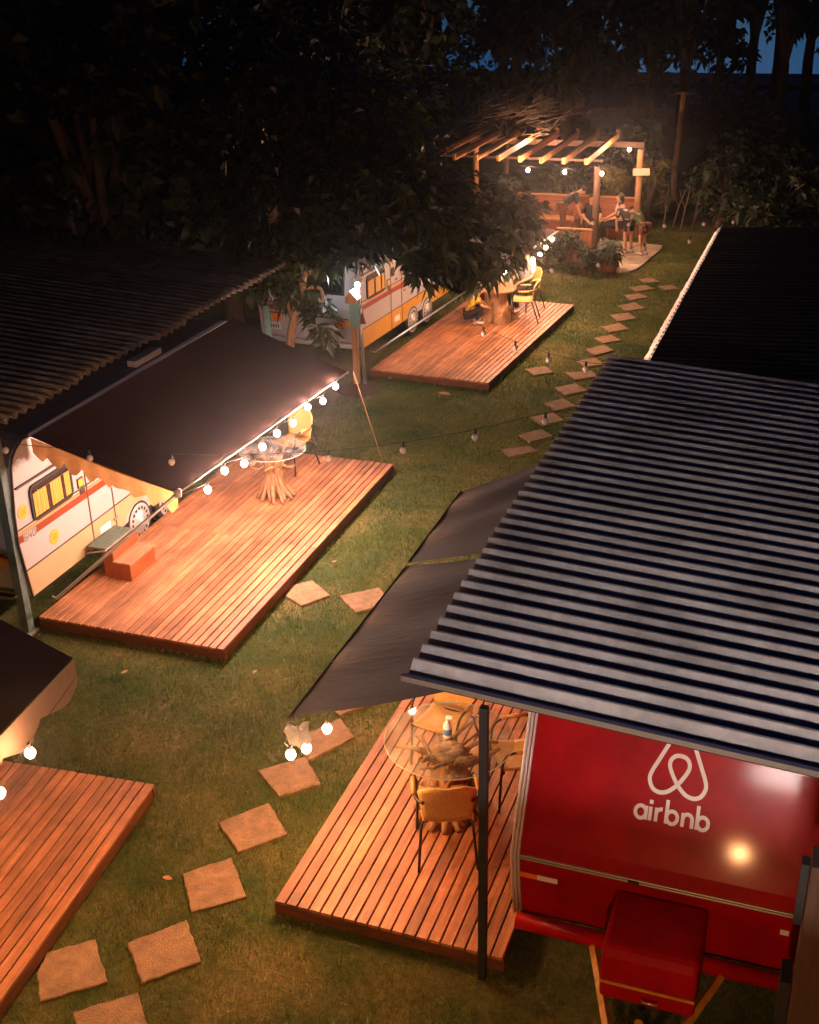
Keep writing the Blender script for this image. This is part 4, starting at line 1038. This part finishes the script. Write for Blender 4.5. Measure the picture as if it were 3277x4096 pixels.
# dark trees all round: each with trunk, limbs and crown
def bgtree(label, x, y, h, rx, leafm='leafdark', dens=9, ll=.38, lw=.16, low=.25, group='dark trees around the garden', name='dark_tree', bark='bark'):
    rnd = random.Random(int(x * 31 + y * 17))
    tr = [(0, 0, -.1), (rnd.uniform(-.2, .2), rnd.uniform(-.2, .2), h * .3), (rnd.uniform(-.5, .5), rnd.uniform(-.4, .4), h * .65)]
    blobs = [((0, 0, h * (low + 1) / 2), (rx * .75, rx * .7, h * (1 - low) / 2))]
    limbs = []
    for i in range(7):
        a = 2 * math.pi * i / 7 + rnd.uniform(-.4, .4); z = h * rnd.uniform(low + .08, .9); q = rx * rnd.uniform(.5, .8) * (1.15 - .5 * (z / h))
        c = (math.cos(a) * q, math.sin(a) * q, z); s = rx * rnd.uniform(.3, .5)
        blobs.append((c, (s, s, s * .75))); limbs.append([tr[1], tuple(.6 * v for v in c[:2]) + (z * .85,), c])
    return tree(name, label, 'tree', (x, y, 0), tr, .05 * h ** .7 + .04, limbs, blobs, dens, 7, ll, lw, leafm, bark, group, droop=.3, shell=.35)
BG = [(-11.6, 21.5, 6.5, 2.2, 'dark tree standing behind the left end of the far caravan'), (-12.6, 18.6, 7.0, 2.4, 'dark tree above the far end of the old wavy roof'),
      (-16.2, 15.5, 8.0, 3.0, 'dark tree at the left edge above the old wavy roof'), (-15.5, 21.5, 8.5, 3.0, 'dark tree deep behind the old wavy roof'),
      (-11.5, 26.5, 7.5, 2.6, 'dark tree directly behind the far caravan'), (-10.2, 24.2, 5.6, 1.5, 'dark small tree close behind the far caravan roof'),
      (-19.5, 27, 9.5, 3.6, 'dark tree in the black upper left corner'), (-14.8, 30, 9.0, 3.2, 'dark tree left of the pergola'), (-12.0, 34.5, 8.0, 2.6, 'dark tree behind the left end of the pergola'),
      (-22, 38, 11, 4.2, 'dark tall tree at the top left'), (-16.5, 40, 10, 3.6, 'dark tall tree at the top, left of the centre')]
for x, y, h, r, l in BG: bgtree(l, x, y, h, r)
FAR = [(-9.6, 44, 8.0, 2.6, 'dark tree far behind the pergola rafters', .2), (-6.0, 47.5, 9.0, 2.4, 'dark tree behind the right end of the pergola', .2), (-13.5, 52, 10, 3.0, 'dark tree in front of the lake at the top centre', .28), (-17.5, 50, 10, 2.6, 'dark tree in front of the lake, left of the top centre', .25),
       (-9.5, 57, 10, 2.5, 'dark tree by the road right of the top centre', .2), (-23, 56, 12, 3.5, 'dark tree by the road at the upper left', .2), (-30, 52, 13, 4.5, 'dark tall tree by the road at the far upper left', .1)]
FAR += [(-8.2, 53, 7, 2.0, 'low dark tree before the lake, right of the top centre', .08), (-11.6, 55.5, 7, 2.2, 'low dark tree before the lake at the top centre', .1), (-15.5, 57, 7.5, 2.4, 'low dark tree before the lake, left of centre', .1), (-5.6, 55.8, 7, 1.3, 'low dark tree left of the roadside trunks', .2)]
for x, y, h, r, l, lo in FAR: bgtree(l, x, y, h, r, dens=3.7, ll=.5, lw=.2, low=lo, group='dark trees before the lake')
for x, y, h, r, l, lo in ((-4.55, 58.5, 10, 2.3, 'tall tree with bare lower trunk before the road at the top right', .36), (-3.55, 58.8, 10, 1.9, 'thin tree beside the taller one at the top right', .36), (-2.2, 60.5, 10, 2.2, 'tree trunk at the top right corner by the road', .3), (-3.0, 52.5, 8.5, 1.5, 'tree with sparse low foliage before the taller roadside trees', .42), (-7.0, 54, 9, 2.2, 'tree left of the tall roadside tree at the top right', .24), (-.6, 56, 9, 2.2, 'tree at the very top right edge', .3)):
    bgtree(l, x, y, h, r, dens=3.6, ll=.42, lw=.15, low=lo, group='trees along the road at the top right', name='roadside_tree')
# dark shrubs at the right beyond the dark roof
for x, y, h, r, l in ((-3.2, 34.5, 2.2, 1.1, 'dark shrub right of the pergola'), (-1.6, 31.5, 2.0, 1.3, 'dark shrub beyond the end of the black roof'), (-3.2, 39.2, 1.8, 1.0, 'dark shrub right of the bare leaning trunk'), (0.6, 34, 2.3, 1.5, 'dark shrub at the right edge beyond the black roof'),
                      (-2.0, 40, 2.2, 1.7, 'dark wide shrub beside the slanting palm trunk'), (-6.6, 39.5, 2.5, 1.4, 'dark shrub behind the pergola bench wall'), (-2.6, 46, 2.2, 1.8, 'dark shrub before the road at the right'), (1.2, 43, 2.6, 2.0, 'dark shrub at the far right edge'), (-5.0, 50, 2.2, 1.7, 'dark low shrub in front of the road')):
    bgtree(l, x, y, h, r, dens=11, ll=.3, lw=.1, low=.02, group='dark shrubs at the far right', name='dark_shrub')
# plants round the pergola, lamp light put into the yellow leaf colour
for x, y, h, r, m_, l in ((-5.0, 34.3, 1.9, .55, 'leaflit', 'yellow lit bush right of the pergola post with the sign'), (-6.1, 34.0, 1.7, .6, 'leaflit', 'yellow lit bush behind the bench wall, left of the right post'), (-7.6, 34.2, 1.5, .8, 'leafdark', 'dim bush behind the middle of the bench wall'), (-9.2, 34.3, 1.6, .8, 'leafdark', 'dim bush behind the left part of the bench wall'),
                          (-6.25, 28.75, .9, .42, 'leafdark', 'bushy green plant in front of the low board wall'), (-5.55, 28.35, .6, .42, 'leafdark', 'low round plant at the foot of the near pergola post'), (-6.9, 28.9, .75, .4, 'leafdark', 'left bushy plant in front of the low board wall'), (-8.6, 27.8, 1.6, .8, 'leaflit', 'warm lit bush at the left end of the pergola')):
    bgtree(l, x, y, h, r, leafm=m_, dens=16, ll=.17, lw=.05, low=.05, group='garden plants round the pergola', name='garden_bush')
# potted plant
pp = thing('potted_plant', 'dark pot with drooping plant beside the paved corner of the pergola', 'potted plant', (-5.12, 28.55, 0))
MB().lathe([(0, 0), (.15, 0), (.2, .12), (.23, .34), (.24, .38), (.21, .38), (.2, .33), (0, .33)], 20).build('pot', 'pot', pp, smooth=True)
P, d = ell_points(70, (0, 0, .55), (.3, .3, .28), .3); V, F = rosettes(P, d + np.array([0, 0, .6]), 7, .22, .04, .6); arr_mesh('foliage', V, F, 'leafdark', pp)
MB().tube([(0, 0, .3), (.02, 0, .6)], .015, 6).build('stem', 'bark', pp)
# tall stems in front of the low wall
ts = thing('reed_clump', 'tall thin stems growing in front of the low board wall', 'plant', (-6.2, 29.15, 0))
mb = MB()
for i in range(26):
    a = random.uniform(-.4, .4); h = random.uniform(.5, 1.0); mb.tube([(a, random.uniform(-.12, .12), 0), (a * 1.1, 0, h * .6), (a * 1.35, random.uniform(-.1, .1), h)], [.008, .007, .003], 5)
mb.build('stems', 'barkwarm', ts)
# bare leaning branches above the pergola
br = thing('bare_branches', 'tangle of bare leaning branches above the pergola roof', 'branches', (-9.3, 33.6, 0))
mb = MB()
mb.tube([(0, .6, -.05), (.1, .5, 1.5), (.2, .3, 2.6)], [.09, .07, .05], 8)
for i in range(60):
    x = random.uniform(-.8, 1.7); z = 2.55 + random.uniform(0, .55); l = random.uniform(.7, 2.1); y = random.uniform(-2.6, .6)
    p0 = Vector((x, y, z)); dr_ = Vector((random.uniform(.35, .9), random.uniform(.2, 1.0), random.uniform(.12, .5))).normalized()
    pts = [p0 + dr_ * l * t + Vector((0, 0, -.18 * l * t * t + random.uniform(-.02, .02))) for t in (0, .33, .66, 1)]
    mb.tube(pts, [.016, .012, .009, .004], 5)
    for q in range(3):
        s = p0 + dr_ * l * random.uniform(.3, .9); e = s + Vector((random.uniform(-.2, .4), random.uniform(-.3, .3), random.uniform(-.05, .35))) * .8
        mb.tube([s, (s + e) / 2 + Vector((0, 0, .03)), e], [.007, .005, .002], 4)
for i in range(7):
    e = Vector((random.uniform(-.4, 1.9), random.uniform(-2.2, .4), 2.7)); mb.tube([(.15, .4, 2.2), Vector((.15, .4, 2.3)).lerp(e, .5) + Vector((0, 0, .25)), e], [.04, .028, .012], 6)
mb.build('branches', 'bark', br)
# slanting bare palm trunk
pt = thing('palm_tree', 'thin bare trunk leaning slightly, right of the pergola', 'tree', (-4.93, 38.0, 0))
mb = MB(); tp = [(0, 0, -.05), (-.03, 0, .9), (.02, 0, 1.8), (.05, 0, 2.6), (.09, .0, 3.15)]
mb.tube(spline(tp, 5), [.085 + .012 * math.sin(i * 2.3) for i in range(21)], 9, jitter=.1); mb.build('trunk', 'barkwarm', pt, smooth=True)
mb = MB()
for i in range(5): mb.tube([(.09, 0, 3.1), (.09 + .25 * math.cos(i * 1.3), .25 * math.sin(i * 1.3), 3.12), (.09 + .45 * math.cos(i * 1.3), .45 * math.sin(i * 1.3), 3.05)], [.02, .012, .005], 5)
mb.build('dead_fronds', 'barkwarm', pt)
# upright stems right of the pergola
for i, (x, y) in enumerate(((-4.55, 33.4), (-4.35, 33.7), (-4.1, 33.5), (-3.85, 34.0))):
    mb = MB(); dx = random.uniform(-.1, .35); mb.tube([(0, 0, -.02), (dx * .4, .05, .6), (dx, 0, random.uniform(1.1, 1.5))], [.03, .022, .01], 6); mb.tube([(dx * .4, .05, .6), (dx * .4 - .2, .1, 1.1)], [.015, .005], 5)
    o = mb.build('bare_sapling', 'bark', loc=(x, y, 0)); tag(o, ordinal(i) + ' bare sapling from the left, right of the pergola', 'sapling', 'bare saplings right of the pergola')
# rail by the road
gr = thing('guard_rail', 'dark horizontal rail along the near side of the far road', 'rail', (0, 63.2, 0))
MB().box(-40, 30, -.04, .04, .62, .86).build('rail', 'quay', gr)
for i in range(18): MB().box(-40 + i * 4 - .06, -40 + i * 4 + .06, -.06, .06, -.02, .62).build('post', 'quay', gr)

# fallen leaves
FL = [(-6.82, 9.5, 'largest pale fallen leaf, below the near edge of the main deck'), (-5.45, 9.93, 'pale fallen leaf right of the near corner of the main deck'), (-4.69, 6.74, 'yellow fallen leaf left of a stepping stone in the near chain'), (-6.35, 19.1, 'big orange fallen leaf before the far deck'),
      (-6.25, 17.68, 'tiny fallen leaf on the lawn between the main and far decks'), (-7.49, 19.68, 'pale fallen leaf at the near left corner of the far deck'), (-5.66, 12.55, 'small fallen leaf above the stepping stones beside the main deck')]
for i, (x, y, l) in enumerate(FL):
    s = (.1, .07, .09, .26, .06, .15, .07)[i]; mb = MB(); V = []
    for k in range(5):
        t = k / 4; w = s * .28 * math.sin(math.pi * min(.97, t * .9 + .05)); z = .012 + .25 * s * (t - .4) ** 2
        V += [(t * s, w, z + w * .4), (t * s, 0, z), (t * s, -w, z + w * .4)]
    mb.add(V, [(3 * k + j, 3 * k + 3 + j, 3 * k + 4 + j, 3 * k + 1 + j) for k in range(4) for j in range(2)])
    o = mb.build('fallen_leaf', 'leafdry', loc=(x, y, .02), rot=(0, 0, random.uniform(0, 6)), smooth=True); tag(o, l, 'leaf', 'fallen leaves on the lawn')

# ------------------------------------------------------------------ people
def skin_mesh(name, verts, edges, rads, m, parent, root=0, sub=2):
    me = bpy.data.meshes.new(name); me.from_pydata(verts, edges, []); me.materials.append(M[m])
    o = link(name, me, parent)
    sk = o.modifiers.new('skin', 'SKIN'); sk.use_smooth_shade = True
    sv = me.skin_vertices[0].data
    for i, r in enumerate(rads): sv[i].radius = (r, r) if not isinstance(r, tuple) else r; sv[i].use_root = (i == root)
    sb_ = o.modifiers.new('sub', 'SUBSURF'); sb_.levels = sub; sb_.render_levels = sub
    return o
POSE = {
 'stand': dict(pel=(0, 0, .92), che=(0, 0, 1.26), nec=(0, .01, 1.45), jaw=(0, .02, 1.54), top=(0, .02, 1.66), sh=(.17, 0, 1.39), el=(.24, .0, 1.12), wr=(.25, .1, .88), hip=(.09, 0, .9), kn=(.1, .02, .5), an=(.1, -.02, .08), toe=(.11, .14, .045)),
 'sit': dict(pel=(0, 0, .53), che=(0, -.03, .86), nec=(0, 0, 1.05), jaw=(0, .03, 1.13), top=(0, .04, 1.25), sh=(.17, -.02, .99), el=(.23, .06, .74), wr=(.13, .28, .66), hip=(.09, .03, .51), kn=(.12, .43, .52), an=(.12, .40, .08), toe=(.12, .56, .045)),
 'bend': dict(pel=(0, 0, .92), che=(0, .27, 1.14), nec=(0, .42, 1.24), jaw=(0, .5, 1.27), top=(0, .6, 1.33), sh=(.17, .36, 1.2), el=(.2, .42, .92), wr=(.14, .5, .68), hip=(.09, 0, .9), kn=(.1, .05, .5), an=(.1, -.03, .08), toe=(.11, .12, .045)),
 'crouch': dict(pel=(0, 0, .26), che=(0, .16, .55), nec=(0, .24, .72), jaw=(0, .3, .79), top=(0, .33, .92), sh=(.16, .2, .67), el=(.24, .36, .5), wr=(.12, .5, .42), hip=(.09, .03, .25), kn=(.16, .38, .46), an=(.14, .2, .08), toe=(.15, .36, .045)),
}
def person(label, loc, rz, pose, s, top, bottom, hair, shoe='c_white', long_hair=False, bare_legs=False):
    t = thing('person', label, 'person', loc, rz); p = {k: tuple(c * s for c in v) for k, v in POSE[pose].items()}
    mir = lambda v: (-v[0], v[1], v[2])
    vs = [p['pel'], p['che'], p['nec'], p['jaw'], p['top']]; ed = [(0, 1), (1, 2), (2, 3), (3, 4)]; rd = [(.135 * s, .1 * s), (.145 * s, .1 * s), .05 * s, (.072 * s, .085 * s), (.07 * s, .085 * s)]
    for f in (lambda v: v, mir):
        b = len(vs)
        vs += [f(p['sh']), f(p['el']), f(p['wr'])]; ed += [(1, b), (b, b + 1), (b + 1, b + 2)]; rd += [.055 * s, .042 * s, .03 * s]
        w = Vector(f(p['wr'])); dr2 = (w - Vector(f(p['el']))).normalized(); sd = dr2.cross(Vector((0, 0, 1))); sd = sd.normalized() if sd.length > .1 else Vector((1, 0, 0))
        palm = w + dr2 * .06 * s; vs.append(tuple(palm)); ed.append((b + 2, b + 3)); rd.append((.036 * s, .018 * s))
        for q in range(4):
            c0 = len(vs); off = sd * (q - 1.5) * .021 * s; ln = (.075, .085, .08, .062)[q] * s
            vs += [tuple(palm + off + dr2 * .02 * s), tuple(palm + off + dr2 * ln * .6 + Vector((0, 0, -.01 * s))), tuple(palm + off * .9 + dr2 * ln - Vector((0, 0, .03 * s)))]
            ed += [(b + 3, c0), (c0, c0 + 1), (c0 + 1, c0 + 2)]; rd += [.0095 * s, .009 * s, .007 * s]
        c0 = len(vs); vs += [tuple(w + dr2 * .035 * s + sd * .04 * s), tuple(w + dr2 * .075 * s + sd * .055 * s)]; ed += [(b + 2, c0), (c0, c0 + 1)]; rd += [.011 * s, .008 * s]
        b = len(vs)
        vs += [f(p['hip']), f(p['kn']), f(p['an']), f(p['toe'])]; ed += [(0, b), (b, b + 1), (b + 1, b + 2), (b + 2, b + 3)]; rd += [.085 * s, .058 * s, .042 * s, .035 * s]
    skin_mesh('body', vs, ed, rd, 'skin', t)
    mid = lambda a, b, k: tuple(a[i] + (b[i] - a[i]) * k for i in range(3))
    vs = [p['pel'], p['che'], mid(p['che'], p['nec'], .7)]; ed = [(0, 1), (1, 2)]; rd = [(.155 * s, .12 * s), (.165 * s, .12 * s), .085 * s]
    for f in (lambda v: v, mir):
        b = len(vs); vs += [f(p['sh']), f(mid(p['sh'], p['el'], .85))]; ed += [(1, b), (b, b + 1)]; rd += [.075 * s, .06 * s]
    skin_mesh('shirt', vs, ed, rd, top, t, sub=2)
    vs = [p['pel']]; ed = []; rd = [(.155 * s, .115 * s)]
    for f in (lambda v: v, mir):
        b = len(vs); vs += [f(p['hip']), f(p['kn'] if not bare_legs else mid(p['hip'], p['kn'], .75))]; ed += [(0, b), (b, b + 1)]; rd += [.102 * s, .078 * s]
        if not bare_legs: vs.append(f(mid(p['kn'], p['an'], .93))); ed.append((b + 1, b + 2)); rd.append(.058 * s)
    skin_mesh('trousers' if not bare_legs else 'shorts', vs, ed, rd, bottom, t)
    for f in (lambda v: v, mir):
        a_, b_ = Vector(f(p['an'])), Vector(f(p['toe'])); d2 = (b_ - a_); d2.z = 0; d2 = d2.normalized()
        mb = MB(); mb.tube([(a_.x - d2.x * .06 * s, a_.y - d2.y * .06 * s, .045 * s), (a_.x + d2.x * .06 * s, a_.y + d2.y * .06 * s, .05 * s), (b_.x + d2.x * .05 * s, b_.y + d2.y * .05 * s, .035 * s)], [.045 * s, .05 * s, .032 * s], 8); mb.build('shoe', shoe, t, smooth=True)
    j, tp_ = Vector(p['jaw']), Vector(p['top']); ax = (tp_ - j).normalized(); back = Vector((0, -1, 0)); back = (back - ax * back.dot(ax)).normalized()
    hp = [tuple(tp_ + ax * .03 * s + back * .01 * s), tuple(tp_ - ax * .015 * s + back * .035 * s), tuple(j + ax * .02 * s + back * .055 * s)]; hr = [.05 * s, .098 * s, .075 * s]
    if long_hair: hp.append(tuple(j - ax * .14 * s + back * .09 * s)); hr.append(.07 * s)
    mb = MB(); mb.tube(hp, hr, 12); o = mb.build('hair', hair, t, smooth=True); q = o.modifiers.new('s', 'SUBSURF'); q.levels = q.render_levels = 1
    fw_ = -back; mb = MB(); cc = j + (tp_ - j) * .35
    mb.tube([tuple(cc + fw_ * .08 * s + ax * .03 * s), tuple(cc + fw_ * .1 * s)], [.008 * s, .016 * s], 6); mb.build('nose', 'skin', t, smooth=True)
    rt_ = ax.cross(fw_)
    for sg_ in (-1, 1):
        e = cc + fw_ * .083 * s + ax * .035 * s + rt_ * sg_ * .032 * s
        mb = MB(); mb.lathe([(0, -.01 * s), (.01 * s, 0), (0, .01 * s)], 6, tuple(e)); mb.build('eye', 'c_black', t)
        mb = MB(); mb.lathe([(0, -.025 * s), (.013 * s, 0), (0, .025 * s)], 6, tuple(cc + rt_ * sg_ * .082 * s)); mb.build('ear', 'skin', t, smooth=True)
    mb = MB(); e = cc + fw_ * .083 * s - ax * .035 * s; mb.tube([tuple(e - rt_ * .025 * s), tuple(e + fw_ * .006 * s), tuple(e + rt_ * .025 * s)], [.004 * s, .007 * s, .004 * s], 6); mb.build('mouth', 'c_red', t)
    return t
person('crouching child in a patchy orange and yellow top and white shoes on the far deck', (-7.0, 23.0, DZ), R(-70), 'crouch', .82, 'c_orange', 'c_dark', 'hairbrown')
person('person in a pale grey shirt sitting on the far deck, beyond the yellow chair', (-6.12, 24.4, DZ), R(150), 'sit', 1.0, 'c_grey', 'c_dark', 'hair')
person('person in a reddish top sitting behind the leaves beside the far caravan', (-7.25, 24.0, DZ), R(-110), 'sit', .95, 'c_red', 'c_brown', 'hairbrown')
person('person in dark clothes bending forward at the low wall under the pergola', (-7.0, 31.6, .03), R(-80), 'bend', 1.0, 'c_dark', 'c_brown', 'hair')
person('child in a pale brown top beside the bending person under the pergola', (-6.55, 31.7, .03), R(150), 'stand', .62, 'c_red', 'c_brown', 'hairbrown')
person('person in black seated with the back to the low wall under the pergola', (-6.15, 31.3, .03), R(-160), 'sit', 1.0, 'c_black', 'c_dark', 'hair')
person('long-haired person in a white top seated right of the near pergola post', (-5.45, 31.55, .03), R(110), 'sit', 1.0, 'c_white', 'c_black', 'hair', long_hair=True)
person('person in black shorts bending at the paved corner right of the pergola post', (-5.02, 30.55, .03), R(40), 'bend', .85, 'c_black', 'c_black', 'hair', bare_legs=True)
person('person in a green patterned top with bare legs on the paved corner', (-4.62, 30.4, .03), R(60), 'bend', .82, 'c_green', 'c_brown', 'hairbrown', bare_legs=True)

# ------------------------------------------------------------------ added volume that imitates lens bloom round the bulbs
hz = MB().box(-401, 401, -62, 421, -1.2, 14.5).build('bloom_haze', 'cable'); hz['kind'] = 'stuff'; hz['label'] = 'thin added volume that imitates lens glow round the bulbs'
hm = bpy.data.materials.new('bloom_haze'); hm.use_nodes = True; hn = hm.node_tree
hn.nodes.remove(hn.nodes['Principled BSDF']); pv = hn.nodes.new('ShaderNodeVolumePrincipled')
pv.inputs['Color'].default_value = (.92, .92, .95, 1); pv.inputs['Density'].default_value = .0016; pv.inputs['Anisotropy'].default_value = .975
hn.links.new(pv.outputs[0], hn.nodes['Material Output'].inputs['Volume'])
hz.data.materials.clear(); hz.data.materials.append(hm)
